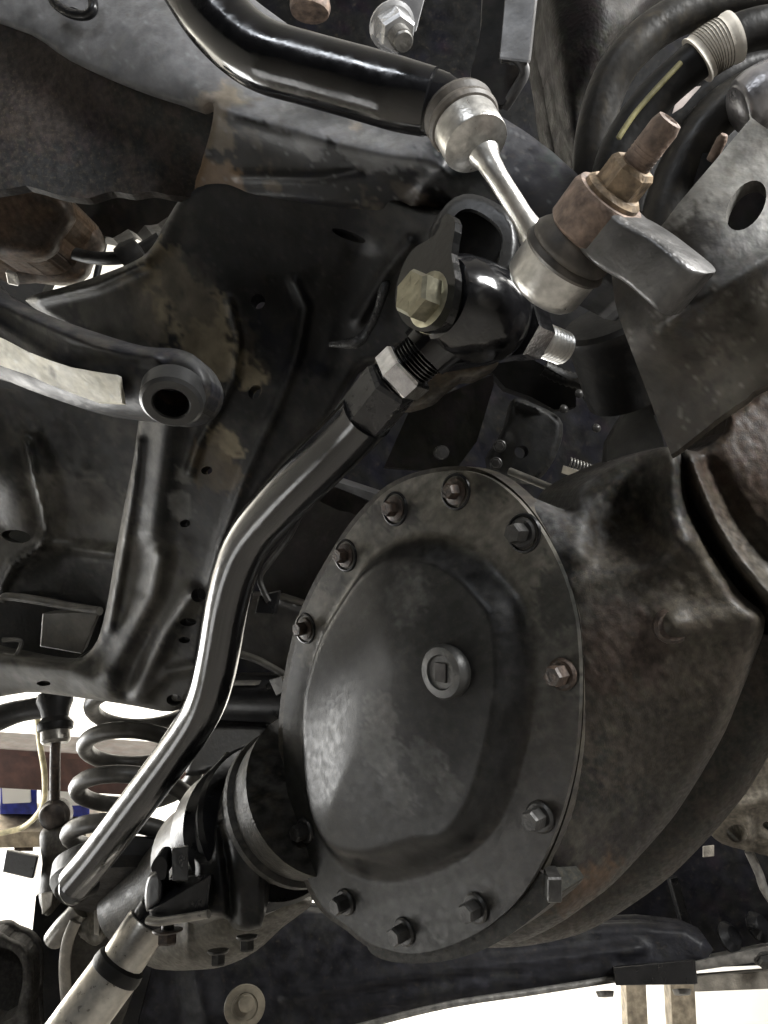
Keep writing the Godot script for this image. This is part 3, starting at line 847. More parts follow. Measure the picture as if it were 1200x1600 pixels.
func build_wheel_side() -> void:
	# grey axle bracket plate with a hole and a folded lower half
	var p := thing("axle_bracket", at(1060, 700, 0.4), "big dusty grey steel bracket plate with an oval hole, above the axle tube", "bracket")
	var f := field([1172, 185, 0.388, 1020, 370, 0.388, 1200, 400, 0.362, 1060, 480, 0.375, 1000, 520, 0.405, 960, 430, 0.425, 1050, 700, 0.43, 1170, 620, 0.39, 1300, 300, 0.368, 1300, 540, 0.375, 1100, 560, 0.395, 1010, 600, 0.425])
	var out := round_line(flat([1172, 186, 1176, 185, 1300, 262, 1560, 330, 1560, 500, 1340, 560, 1200, 600, 1168, 622, 1120, 655, 1056, 706, 1046, 704, 1030, 664, 1012, 615, 988, 552, 966, 492, 958, 450, 960, 400, 1016, 372, 1060, 318, 1118, 250]), 2)
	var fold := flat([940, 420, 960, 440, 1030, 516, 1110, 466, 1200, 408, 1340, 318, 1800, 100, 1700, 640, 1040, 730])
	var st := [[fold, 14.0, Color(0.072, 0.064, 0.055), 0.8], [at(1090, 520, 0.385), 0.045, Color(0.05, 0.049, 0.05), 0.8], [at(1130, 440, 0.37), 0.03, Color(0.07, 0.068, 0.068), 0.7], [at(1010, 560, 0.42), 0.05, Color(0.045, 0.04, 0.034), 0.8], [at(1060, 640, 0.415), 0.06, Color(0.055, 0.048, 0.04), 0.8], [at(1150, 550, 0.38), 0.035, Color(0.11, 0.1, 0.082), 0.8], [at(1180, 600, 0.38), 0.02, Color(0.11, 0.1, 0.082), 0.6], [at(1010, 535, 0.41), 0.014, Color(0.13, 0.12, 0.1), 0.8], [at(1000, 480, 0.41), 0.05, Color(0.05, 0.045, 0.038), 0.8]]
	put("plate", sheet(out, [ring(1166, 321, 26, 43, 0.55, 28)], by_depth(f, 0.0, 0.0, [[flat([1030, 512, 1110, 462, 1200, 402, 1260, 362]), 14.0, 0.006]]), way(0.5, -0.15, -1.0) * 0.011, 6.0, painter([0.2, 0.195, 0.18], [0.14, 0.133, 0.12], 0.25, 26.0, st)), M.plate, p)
	put("rear_web", sheet(flat([1080, 240, 1340, 225, 1340, 520, 1060, 500]), [], by_depth(field([1080, 240, 0.44, 1340, 225, 0.4, 1340, 520, 0.42, 1060, 500, 0.45])), -cam_basis.z * 0.006, 16.0, painter([0.014, 0.013, 0.012], [0.02, 0.018, 0.016])), M.frame, p)
	# near coil spring
	var s := thing("coil_spring", at(1030, 330, 0.5), "thick dusty black coil spring rising out of the frame beside the grey bracket", "coil spring", "front coil springs")
	put("coil", tube(spline(deep([925, 330, 0.52, 924, 270, 0.515, 930, 205, 0.51, 950, 135, 0.505, 985, 80, 0.5, 1040, 35, 0.5, 1110, 8, 0.5, 1200, -4, 0.5, 1300, 0, 0.51, 1400, 60, 0.53, 1450, 180, 0.57, 1420, 320, 0.63, 1330, 400, 0.67, 1200, 440, 0.68]), 8), 0.0122, 22), M.spring, s)
	put("coil", tube(spline(deep([1028, 420, 0.455, 1036, 345, 0.452, 1058, 275, 0.45, 1095, 210, 0.447, 1140, 165, 0.443, 1200, 135, 0.44, 1300, 120, 0.44, 1420, 170, 0.455, 1500, 280, 0.49, 1500, 420, 0.55, 1400, 520, 0.6]), 8), 0.0125, 22), M.spring, s)
	put("coil", tube(spline(deep([965, 420, 0.62, 970, 330, 0.61, 1000, 250, 0.6, 1050, 190, 0.59, 1130, 140, 0.58, 1250, 110, 0.58]), 8), 0.011, 18), M.spring, s)
	# bump stop cup behind it
	var b := thing("bump_stop", at(860, 120, 0.56), "dark textured rubber bump stop behind the near coil spring", "bump stop")
	var bf := field([850, 0, 0.57, 940, 0, 0.545, 1040, 0, 0.58, 870, 200, 0.57, 910, 250, 0.56, 950, 100, 0.55, 1100, 100, 0.6])
	put("rubber_body", sheet(round_line(flat([856, -60, 1060, -60, 1010, 20, 962, 80, 930, 160, 918, 250, 918, 340, 900, 270, 876, 200, 860, 110]), 3), [], by_depth(bf, 30.0, 0.03), -cam_basis.z * 0.06, 7.0, painter([0.012, 0.0112, 0.010], [0.028, 0.025, 0.02], 0.4, 26.0), true), M.rubber_cast, b)
	# brake hose with its pale sleeve and yellow line
	var h := thing("brake_hose", at(975, 230, 0.47), "black hose with a pale ribbed sleeve and a yellow line along its side", "hose")
	var hp := spline(deep([950, 290, 0.475, 962, 246, 0.472, 990, 195, 0.468, 1028, 148, 0.463, 1066, 113, 0.458, 1110, 78, 0.453, 1158, 52, 0.45, 1220, 42, 0.45, 1300, 60, 0.455, 1420, 150, 0.48, 1500, 300, 0.54]), 6)
	put("hose_line", tube(hp, 0.0112, 22), M.rubber, h)
	var sp := spline(deep([1089, 95, 0.4555, 1110, 78, 0.453, 1147, 57, 0.4505]), 8)
	var sr := PackedFloat32Array()
	for i in sp.size():
		var u := float(i) / (sp.size() - 1)
		sr.append(0.0142 if u < 0.12 or u > 0.85 else 0.0135)
	put("sleeve", tube(sp, sr, 30), M.sleeve, h)
	for k in 9:
		var u := 0.3 + 0.055 * k
		var c := sp[int(u * 16)].lerp(sp[mini(int(u * 16) + 1, 16)], u * 16 - int(u * 16))
		var d := (sp[int(u * 16) + 1] - sp[int(u * 16)]).normalized()
		put("sleeve_rib", lathe(v2s([0.0133, -0.0004, 0.0140, 0.0, 0.0133, 0.0004]), frame_at(c, c + d), 26), M.sleeve_line, h)
	var yl := PackedVector3Array()
	for q in [[966, 216], [990, 180], [1020, 145], [1046, 117], [1064, 98]]:
		yl.append(at(q[0], q[1], 0.4555 - (q[0] - 966) * 0.00008))
	put("yellow_line", tube(spline(yl, 5), 0.0016, 8), M.yellow_line, h)
	var h2 := thing("vent_line", at(1010, 230, 0.5), "second thinner black hose passing behind the pale sleeve", "hose")
	put("hose_line", tube(spline(deep([985, 330, 0.52, 1000, 262, 0.515, 1030, 208, 0.51, 1080, 165, 0.505, 1130, 122, 0.5, 1180, 100, 0.5, 1260, 96, 0.5]), 6), 0.0075, 18), M.rubber, h2)
	var tg := put("hose_tag", block(deep([1062, 140, 0.488, 1050, 178, 0.488, 1066, 168, 0.488, 1096, 134, 0.488, 1062, 140, 0.492, 1050, 178, 0.492, 1066, 168, 0.492, 1096, 134, 0.492]), 0.05), M.tag)
	tag(tg, "small pinkish paper tag under the pale hose sleeve", "tag")
	var nub := thing("bleeder_nipple", at(1128, 222, 0.395), "small rusty nipple poking out beside the upper edge of the bracket plate", "nipple")
	var n0 := at(1112, 250, 0.415)
	put("stem", lathe(v2s([0, 0, 0.0028, 0, 0.0028, 0.011, 0.0018, 0.0135, 0, 0.014]), frame_at(n0, at(1131, 212, 0.405)), 16), M.rust, nub)
	var wc := thing("spring_seat", at(1190, 160, 0.43), "pale worn steel spring seat above the corner of the bracket plate", "spring seat")
	put("seat_cap", tube(spline(deep([1150, 176, 0.425, 1154, 174, 0.425, 1166, 168, 0.424, 1190, 152, 0.422, 1240, 128, 0.42, 1320, 110, 0.42]), 6), radii([0.002, 0.013, 0.0155, 0.0165, 0.0165, 0.0165], 31), 26), M.arm_steel, wc)
	# pressed channel hanging from above
	var ch := thing("pressed_channel", at(800, 80, 0.5), "grey J-shaped pressed channel hanging beside the bump stop", "channel")
	put("face", block(deep([794, -60, 0.5, 780, 92, 0.5, 826, 98, 0.495, 842, -60, 0.495, 798, -60, 0.506, 784, 92, 0.506, 829, 98, 0.501, 846, -60, 0.501]), 0.05), M.channel, ch)
	put("curl", tube(spline(deep([782, 90, 0.503, 800, 88, 0.503, 815, 98, 0.503, 819, 116, 0.506, 805, 142, 0.512, 788, 168, 0.52]), 6), 0.0034, 10), M.channel, ch)
	put("web", sheet(round_line(flat([760, -60, 796, -60, 784, 88, 812, 100, 815, 122, 786, 164, 752, 150, 735, 120, 742, 90, 752, 40]), 2), [], by_depth(field([760, 0, 0.52, 800, 100, 0.512, 740, 140, 0.525])), -cam_basis.z * 0.006, 10.0, painter([0.03, 0.03, 0.03], [0.045, 0.043, 0.04])), M.frame, ch)
	# bright strap and nut above the stabiliser bar
	var sn := thing("clamp_nut", at(632, 62, 0.5), "bright hex nut on a grey strap just above the gloss black bar", "nut")
	var c1 := at(622, 52, 0.5)
	put("nut", hex_bolt(0.0125, 0.012, 0.015, 0.003, frame_at(at(612, 40, 0.51), at(650, 92, 0.48), 0.2)), M.bright_nut, sn)
	put("stud_end", thread(0.007, 0.012, 0.026, 0.0018, frame_at(at(612, 40, 0.51), at(650, 92, 0.48))), M.steel, sn)
	put("strap", block(deep([624, -50, 0.53, 592, 60, 0.53, 650, 50, 0.53, 676, -50, 0.53, 624, -50, 0.538, 592, 60, 0.538, 650, 50, 0.538, 676, -50, 0.538]), 0.04), M.channel, sn)
	put("strap_fold", block(deep([588, 58, 0.52, 590, 72, 0.515, 612, 78, 0.515, 598, 52, 0.52, 588, 58, 0.528, 590, 72, 0.523, 612, 78, 0.523, 598, 52, 0.528]), 0.05), M.bright_nut, sn)
	var pn := thing("bushing_stud", at(484, 14, 0.5), "small rusty stud and bushing above the curve of the gloss black bar", "stud")
	put("bushing", lathe(v2s([0, 0, 0.012, 0, 0.013, 0.004, 0.011, 0.012, 0.007, 0.014, 0.007, 0.03, 0, 0.03]), frame_at(at(484, 20, 0.5), at(488, -40, 0.5)), 20), M.rust, pn)
func build_housing() -> void:
	cover_o = at(672, 1118, 0.55)
	cover_n = way(-0.70, 0.0, 0.71)
	var n := cover_n
	var t := thing("axle_housing", at(900, 1460, 0.6), "dirty brown cast iron differential housing with axle tubes running out from it", "axle housing")
	var grow: Array = Geometry2D.offset_polygon(cover_line(), 7.0, Geometry2D.JOIN_ROUND)
	put("mating_flange", sheet(grow[0], [], by_plane(cover_o - n * 0.006, n), -n * 0.014, 22.0, painter([0.05, 0.045, 0.04], [0.09, 0.08, 0.065])), M.cast, t)
	var f := field([700, 760, 0.555, 800, 770, 0.515, 853, 842, 0.49, 880, 900, 0.482, 890, 790, 0.495, 905, 1050, 0.474, 891, 1220, 0.480, 850, 1340, 0.494, 960, 740, 0.50, 940, 820, 0.495, 1050, 705, 0.47, 1050, 800, 0.468, 1050, 980, 0.462, 1195, 955, 0.452, 1130, 1100, 0.475, 1000, 1200, 0.495, 850, 1420, 0.528, 892, 1370, 0.512, 960, 1350, 0.532, 1060, 1250, 0.52, 700, 1440, 0.6, 650, 1100, 0.58])
	var out := round_line(flat([735, 750, 790, 760, 840, 780, 885, 796, 894, 776, 908, 757, 938, 738, 972, 722, 1010, 706, 1042, 698, 1066, 712, 1072, 770, 1092, 830, 1124, 880, 1160, 930, 1196, 966, 1177, 1033, 1160, 1077, 1133, 1143, 1103, 1197, 1083, 1230, 1057, 1270, 1033, 1300, 1000, 1337, 957, 1382, 917, 1413, 867, 1447, 800, 1476, 760, 1462, 790, 1400, 835, 1330, 858, 1250, 868, 1150, 868, 1040, 858, 960, 835, 890, 800, 830, 762, 780]), 3)
	var br := Color(0.085, 0.071, 0.055)
	var dk := Color(0.024, 0.023, 0.022)
	var stains := [[at(1010, 860, 0.48), 0.05, dk, 0.6], [at(1000, 790, 0.48), 0.035, dk, 0.6], [at(960, 860, 0.49), 0.03, br, 0.5], [at(1060, 980, 0.465), 0.06, br, 0.6], [at(950, 1160, 0.5), 0.05, dk, 0.7], [at(1050, 1120, 0.48), 0.06, br, 0.45], [at(900, 1370, 0.54), 0.03, Color(0.1, 0.06, 0.035), 0.8], [at(945, 930, 0.485), 0.025, Color(0.08, 0.075, 0.065), 0.6], [at(850, 810, 0.51), 0.04, Color(0.1, 0.1, 0.1), 0.7], [at(980, 1010, 0.48), 0.03, Color(0.06, 0.042, 0.036), 0.6]]
	var bumps := [[flat([900, 912, 1000, 880, 1080, 842]), 22.0, 0.004], [flat([960, 735, 935, 800, 905, 860]), 26.0, 0.010], [flat([1050, 705, 1040, 800, 1062, 850]), 24.0, 0.008], [flat([1048, 972, 1052, 978]), 26.0, 0.005], [flat([1060, 980, 1190, 965]), 26.0, 0.006], [flat([930, 830, 965, 800]), 30.0, -0.008], [flat([1000, 780, 1005, 850]), 26.0, -0.008]]
	put("carrier_casting", sheet(out, [], by_depth(f, 24.0, 0.02, bumps, 0.0008), -cam_basis.z * 0.12, 7.0, painter([0.028, 0.027, 0.025], [0.058, 0.052, 0.044], 0.4, 22.0, stains), true), M.cast, t)
	var c0 := at(1050, 978, 0.459)
	put("core_plug", lathe(v2s([0, 0.003, 0.0085, 0.003, 0.0105, 0.0005, 0.0105, -0.01]), frame_at(c0, c0 + way(-0.1, 0.1, 1)), 24), M.rust_bolt, t)
	# rear bowl
	var f2 := field([800, 1450, 0.64, 1000, 1300, 0.6, 1190, 1100, 0.55, 1220, 960, 0.53, 900, 1000, 0.58, 1000, 1390, 0.63, 1180, 1210, 0.58])
	var out2 := round_line(flat([1120, 940, 1180, 930, 1380, 900, 1400, 1020, 1300, 1060, 1230, 1130, 1190, 1200, 1167, 1237, 1133, 1280, 1100, 1317, 1050, 1367, 997, 1407, 933, 1447, 880, 1467, 800, 1480, 740, 1470, 800, 1380, 900, 1250, 1000, 1100]), 3)
	put("gear_bowl", sheet(out2, [], by_depth(f2, 40.0, 0.03, [], 0.0008), -cam_basis.z * 0.1, 9.0, painter([0.03, 0.028, 0.025], [0.056, 0.047, 0.036], 0.45, 20.0), true), M.cast, t)
	# bottom lip under the cover, with its stop block
	var lip := round_line(flat([868, 1388, 866, 1405, 840, 1428, 795, 1462, 745, 1488, 687, 1503, 628, 1505, 588, 1495, 574, 1474, 600, 1440, 700, 1440, 790, 1360, 820, 1340]), 3)
	put("bottom_lip", sheet(lip, [], by_plane(cover_o - n * 0.0045, n), -n * 0.03, 12.0, painter([0.042, 0.04, 0.036], [0.03, 0.028, 0.025])), M.cast, t)
	var e0 := on_plane(Vector2(851, 1368), cover_o, n)
	var e1 := on_plane(Vector2(851, 1408), cover_o, n)
	put("stop_block", bar(e0 - n * 0.008, e1 - n * 0.008, 0.009, 0.018, 0.14), M.bolt, t)
	# rib ring and tube on the wheel side
	var tf := field([1068, 720, 0.478, 1085, 780, 0.474, 1150, 890, 0.466, 1210, 965, 0.46, 1110, 720, 0.472, 1160, 800, 0.466, 1210, 880, 0.458, 1200, 640, 0.478, 1300, 700, 0.462, 1320, 950, 0.47, 1700, 500, 0.45, 1700, 900, 0.45, 1260, 800, 0.455])
	var tl := round_line(flat([1058, 716, 1068, 700, 1090, 706, 1130, 676, 1200, 600, 1700, 420, 1740, 960, 1250, 1000, 1212, 978, 1190, 945, 1150, 895, 1112, 838, 1082, 782, 1064, 745]), 2)
	var tr := [[flat([1078, 714, 1098, 765, 1120, 815, 1152, 868, 1190, 915, 1230, 955]), 13.0, 0.013], [flat([1110, 730, 1150, 805, 1200, 870]), 16.0, -0.006]]
	put("axle_tube", sheet(tl, [], by_depth(tf, 10.0, 0.012, tr, 0.0007), -cam_basis.z * 0.06, 6.0, painter([0.042, 0.034, 0.027], [0.028, 0.024, 0.021], 0.4, 20.0, [[at(1125, 830, 0.465), 0.03, Color(0.085, 0.075, 0.062), 0.6], [at(1170, 885, 0.46), 0.03, Color(0.1, 0.09, 0.075), 0.6], [at(1180, 720, 0.47), 0.04, Color(0.058, 0.04, 0.031), 0.6]]), true), M.cast, t)
	# tube towards the far wheel
	var la := at(500, 1235, 0.68)
	var lb := at(205, 1420, 0.95)
	put("axle_tube", lathe(v2s([0, 0, 0.07, 0, 0.066, 0.028, 0.0645, 0.034, 0.069, 0.037, 0.069, 0.044, 0.063, 0.048, 0.058, 0.075, 0.05, 0.1, 0.046, 0.13, 0.046, 0.42, 0, 0.42]), frame_at(la, lb), 56), M.cast_grey, t)
var cover_o := Vector3.ZERO
var cover_n := Vector3.UP
func cover_line() -> PackedVector2Array:
	return round_line(flat([712, 735, 753, 742, 787, 762, 820, 794, 853, 842, 882, 904, 899, 967, 905, 1033, 905, 1100, 901, 1160, 891, 1220, 874, 1282, 850, 1340, 818, 1395, 785, 1430, 745, 1458, 690, 1482, 640, 1490, 600, 1482, 572, 1470, 545, 1448, 510, 1423, 487, 1387, 462, 1317, 446, 1217, 442, 1142, 449, 1067, 466, 987, 482, 942, 503, 900, 541, 837, 574, 796, 607, 765, 653, 744]), 3)

func build_cover() -> void:
	var n := cover_n
	var o := cover_o
	var u := n.cross(cam_basis.y).normalized()
	var t := thing("differential_cover", on_plane(Vector2(640, 1490), o, n), "domed black steel differential cover with a round filler plug and a ring of bolts", "differential cover")
	var base := PackedVector2Array()
	var dome := round_line(flat([670, 837, 620, 844, 578, 872, 545, 918, 513, 972, 492, 1035, 478, 1105, 474, 1185, 484, 1262, 508, 1322, 545, 1364, 600, 1379, 637, 1375, 691, 1358, 753, 1317, 790, 1262, 815, 1190, 832, 1110, 838, 1040, 833, 980, 815, 930, 787, 898, 762, 872, 715, 845]), 2)
	for p in dome:
		var w := on_plane(p, o, n) - o
		base.append(Vector2(w.dot(u), w.dot(cam_basis.y)) * 1000.0)
	var place := func(p: Vector2, _g: float) -> Vector3:
		var w := on_plane(p, o, n)
		var q := Vector2((w - o).dot(u), (w - o).dot(cam_basis.y)) * 1000.0
		var gap := edge_gap(q, base)
		if not Geometry2D.is_point_in_polygon(q, base):
			return w - n * (0.0006 * exp(-gap * gap / 40.0))
		var way_out := (q - Vector2(-8.0, -4.0)).normalized().dot(Vector2(0.62, -0.78))
		var k := clampf(gap / (17.0 + 12.0 * smoothstep(0.55, 0.95, way_out)), 0.0, 1.0)
		var h := 0.018 * (k * k * (3.0 - 2.0 * k)) + 0.013 * smoothstep(4.0, 95.0, gap)
		return w + n * h
	var P := func(x: float, y: float) -> Vector3: return on_plane(Vector2(x, y), o, n)
	var S := func(x: float, y: float) -> Vector3: return place.call(Vector2(x + 14.0, y), 0.0)
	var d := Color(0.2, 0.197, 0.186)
	var b := Color(0.14, 0.13, 0.108)
	var k := Color(0.022, 0.022, 0.021)
	var stains := [[P.call(640, 790), 0.069, b, 0.9], [P.call(560, 860), 0.056, b, 0.9], [P.call(740, 790), 0.056, b, 0.9], [P.call(800, 860), 0.044, b, 0.9], [P.call(500, 960), 0.050, b, 0.9], [P.call(860, 990), 0.05, Color(0.11, 0.105, 0.09), 0.6], [P.call(850, 1180), 0.05, Color(0.06, 0.05, 0.043), 0.6],
		[P.call(588, 818), 0.016, k, 0.85], [P.call(525, 905), 0.016, k, 0.7], [P.call(640, 805), 0.01, k, 0.8], [P.call(760, 760), 0.016, k, 0.7], [P.call(880, 930), 0.022, k, 0.8],
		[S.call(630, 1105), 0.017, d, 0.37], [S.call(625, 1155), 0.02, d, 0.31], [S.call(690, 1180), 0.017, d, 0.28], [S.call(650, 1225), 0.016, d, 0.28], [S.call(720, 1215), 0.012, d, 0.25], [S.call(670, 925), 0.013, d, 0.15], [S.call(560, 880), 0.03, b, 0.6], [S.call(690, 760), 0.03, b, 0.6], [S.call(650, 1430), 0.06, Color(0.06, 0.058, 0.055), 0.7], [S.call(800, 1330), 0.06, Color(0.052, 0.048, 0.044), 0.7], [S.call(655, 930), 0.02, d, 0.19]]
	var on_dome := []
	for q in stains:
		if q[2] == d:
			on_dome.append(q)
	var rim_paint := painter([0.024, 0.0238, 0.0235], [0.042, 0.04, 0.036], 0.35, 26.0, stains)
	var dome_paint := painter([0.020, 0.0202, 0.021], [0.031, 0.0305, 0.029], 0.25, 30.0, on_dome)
	var paint := func(q: Vector2, w: Vector3, g: float) -> Color:
		var a: Color = rim_paint.call(q, w, g)
		if not Geometry2D.is_point_in_polygon(q, dome):
			return a
		return a.lerp(dome_paint.call(q, w, g), smoothstep(-2.0, 16.0, edge_gap(q, dome)))
	var m := sheet(cover_line(), [], place, -n * 0.004, 5.0, paint)
	put("pressed_shell", m, M.cover, t)
	# bolts round the rim
	var hexed := hex_bolt(0.0066, 0.010, 0.0098, 0.0026, Transform3D())
	var small := hex_bolt(0.0056, 0.008, 0.009, 0.0014, Transform3D())
	var spots := flat([712, 768, 617, 795, 540, 868, 477, 982, 818, 833, 880, 1053, 478, 1297, 541, 1409, 633, 1455, 745, 1418, 845, 1276])
	for i in spots.size():
		var p: Vector3 = P.call(spots[i].x, spots[i].y)
		var old := i < 4
		var xf := frame_at(p + n * 0.0004, p + n, 0.3 + 0.9 * i)
		var bo := put_at("bolt", small if old else hexed, M.rust_bolt if old or i == 5 else M.bolt, t, xf)
		if old:
			bo.set_meta("label", "brown rusted cover bolt")
		if i < 5:
			var cup := lathe(v2s([0.0104, 0.0002, 0.0112, 0.0012, 0.0122, 0.001, 0.013, -0.0004]), frame_at(p, p + n), 28)
			put("bolt_seat", cup, M.darker, t)
	# filler plug with its square socket
	var spot := Vector2(740, 1048)
	for k2 in 3:
		spot += Vector2(697, 1049) - seen_at(place.call(spot, 0.0))
	var pp: Vector3 = place.call(spot, 0.0)
	var plug := lathe(v2s([0.0, -0.004, 0.0175, -0.004, 0.0175, 0.003, 0.016, 0.0055, 0.0112, 0.006, 0.0104, 0.0046, 0.0, 0.0046]), frame_at(pp, pp + n), 40)
	var pl := put("filler_plug", plug, M.plate_plain, t)
	var up := cam_basis.y
	var q0 := pp + n * 0.0052
	var sq := PackedVector3Array()
	for dz in [0.0006, -0.006]:
		for c in [[-1, -1], [-1, 1], [1, 1], [1, -1]]:
			sq.append(q0 + n * dz + u * (c[0] * 0.0045) + up * (c[1] * 0.006))
	var sm := put("square_socket", block(sq, 0.03), M.black_hole, pl)
	sm.position = -sum_of(pl)
func build_track_bar() -> void:
	var t := thing("track_bar", at(125, 1372, 0.75), "bent gloss black adjustable track bar with a bright jam nut at its top end", "track bar")
	var path := spline(deep([574, 648, 0.475, 548, 676, 0.487, 505, 720, 0.505, 440, 785, 0.535, 396, 836, 0.56, 372, 884, 0.578, 356, 942, 0.598, 342, 1020, 0.625, 328, 1080, 0.648, 306, 1128, 0.668, 262, 1192, 0.695, 205, 1268, 0.725, 150, 1340, 0.752, 118, 1378, 0.765]), 6)
	put("bent_tube", tube(path, radii([0.0168, 0.0168, 0.0168, 0.0166, 0.0168, 0.0165, 0.0168, 0.0168], path.size()), 28), M.gloss, t)
	# far end eye
	var ea := at(124, 1384, 0.775)
	put("end_eye", lathe(v2s([0, -0.014, 0.012, -0.014, 0.0145, -0.012, 0.0145, 0.012, 0.012, 0.014, 0, 0.014]), frame_at(ea, ea + way(-0.3, 0.1, 0.9)), 32), M.gloss, t)
	# adjuster: hex end, jam nut, threaded shank
	var a := at(561, 662, 0.482)
	var b := at(606, 606, 0.462)
	put("hex_adapter", lathe(v2s([0, -0.004, 0.016, -0.004, 0.0172, 0.0, 0.0172, 0.037, 0.0155, 0.0395, 0, 0.0395]), frame_at(a, b, 0.35), 6, true), M.adapter, t)
	var c := at(616, 596, 0.459)
	var d := at(676, 540, 0.448)
	put("jam_nut", lathe(v2s([0, 0, 0.0158, 0, 0.0174, 0.0016, 0.0174, 0.0112, 0.0158, 0.0128, 0, 0.0128]), frame_at(c, d, 0.25), 6, true), M.chrome, t)
	put("threaded_shank", thread(0.0135, -0.01, 0.033, 0.0021, frame_at(c, d)), M.shank, t)
	# joint barrel between the bracket ears
	var j := at(737, 486, 0.445)
	var ax := bolt_axis()
	put("joint_barrel", lathe(v2s([0, -0.027, 0.017, -0.027, 0.0225, -0.0245, 0.0268, -0.017, 0.0285, -0.006, 0.0285, 0.006, 0.0268, 0.017, 0.0225, 0.0245, 0.017, 0.027, 0, 0.027]), frame_at(j, j + ax), 48), M.gloss, t)
	put("barrel_neck", tube(PackedVector3Array([at(662, 553, 0.449), at(685, 532, 0.447), at(715, 505, 0.446)]), PackedFloat32Array([0.0158, 0.017, 0.021]), 28), M.gloss, t)
	# bolt through the joint
	var bt := thing("track_bar_bolt", at(660, 463, 0.43), "large yellow zinc flange bolt and nut holding the track bar joint in its bracket", "bolt")
	var h := j - ax * 0.0335 + cam_basis.x * 0.002 - cam_basis.y * 0.004
	put("bolt_head", hex_bolt(0.0132, 0.0125, 0.0162, 0.003, frame_at(h, h - ax, 0.15)), M.yellow, bt)
	for k in 6:
		var q := frame_at(h - ax * 0.0153, h - ax, 0.15 + TAU * k / 6.0)
		put("grade_mark", block_at(q, Vector3(0.0018, 0.0004, 0.0004), Vector3(0.007, 0, 0)), M.yellow, bt)
	put("washer", lathe(v2s([0.0, 0, 0.0175, 0, 0.0175, 0.002, 0.0, 0.002]), frame_at(h + ax * 0.0035, h, 0.0), 36), M.yellow, bt)
	var e := j + ax * 0.036
	put("nut", lathe(v2s([0, 0, 0.0185, 0, 0.0185, 0.002, 0.017, 0.003, 0.017, 0.016, 0.0138, 0.0185, 0.012, 0.0215, 0, 0.0215]), frame_at(e, e + ax, 0.5), 6, true), M.chrome, bt)
	put("threaded_end", thread(0.0106, 0.012, 0.044, 0.0028, frame_at(e, e + ax)), M.zinc, bt)
	# frame bracket with two ears
	var br := thing("track_bar_bracket", at(745, 345, 0.47), "black welded frame bracket whose two ears hold the track bar joint", "bracket")
	var ear1 := round_line(flat([655, 395, 690, 372, 706, 340, 722, 352, 716, 400, 722, 440, 716, 485, 700, 515, 668, 522, 640, 505, 628, 470, 636, 430]), 3)
	put("bracket_ear", sheet(ear1, [], by_plane(j - ax * 0.0285, ax), -ax * 0.005, 8.0, plain([0.012, 0.012, 0.012])), M.glossy_paint, br)
	var ear2 := round_line(flat([778, 370, 782, 400, 794, 432, 803, 462, 799, 495, 786, 521, 768, 543, 746, 560, 728, 565, 700, 560, 712, 500, 740, 440, 765, 400]), 3)
	put("bracket_ear", sheet(ear2, [], by_plane(j + ax * 0.0285, ax), ax * 0.006, 8.0, plain([0.012, 0.012, 0.012])), M.glossy_paint, br)
	var hood := round_line(flat([668, 378, 698, 318, 738, 303, 786, 324, 808, 362, 802, 420, 760, 440, 700, 440]), 3)
	var gap := round_line(flat([706, 352, 714, 333, 736, 326, 768, 343, 785, 366, 781, 398, 770, 425, 722, 425, 712, 390]), 3)
	put("bracket_hood", sheet(hood, [gap], by_depth(field([668, 378, 0.464, 738, 303, 0.466, 808, 362, 0.456, 760, 440, 0.458, 700, 440, 0.462]), 7.0, 0.006), -cam_basis.z * 0.005, 5.0, plain([0.01, 0.01, 0.01]), true), M.darker_paint, br)
	put("box_back", sheet(flat([704, 336, 736, 324, 770, 342, 787, 366, 786, 410, 740, 440, 700, 420]), [], by_depth(field([704, 336, 0.478, 787, 366, 0.474, 700, 420, 0.482])), -cam_basis.z * 0.004, 14.0, plain([0.005, 0.005, 0.005])), M.frame, br)
	put("lower_gusset", bar(at(690, 570, 0.452), at(775, 556, 0.47), 0.006, 0.02, 0.1), M.glossy_paint, br)

func bolt_axis() -> Vector3:
	return way(0.76, -0.13, -0.6)

func block_at(t: Transform3D, half: Vector3, off: Vector3) -> ArrayMesh:
	var c := PackedVector3Array()
	for z in [1, -1]:
		for q in [[-1, 1], [-1, -1], [1, -1], [1, 1]]:
			c.append(t * (off + Vector3(q[0] * half.x, q[1] * half.y, z * half.z)))
	return block(c, 0.1)

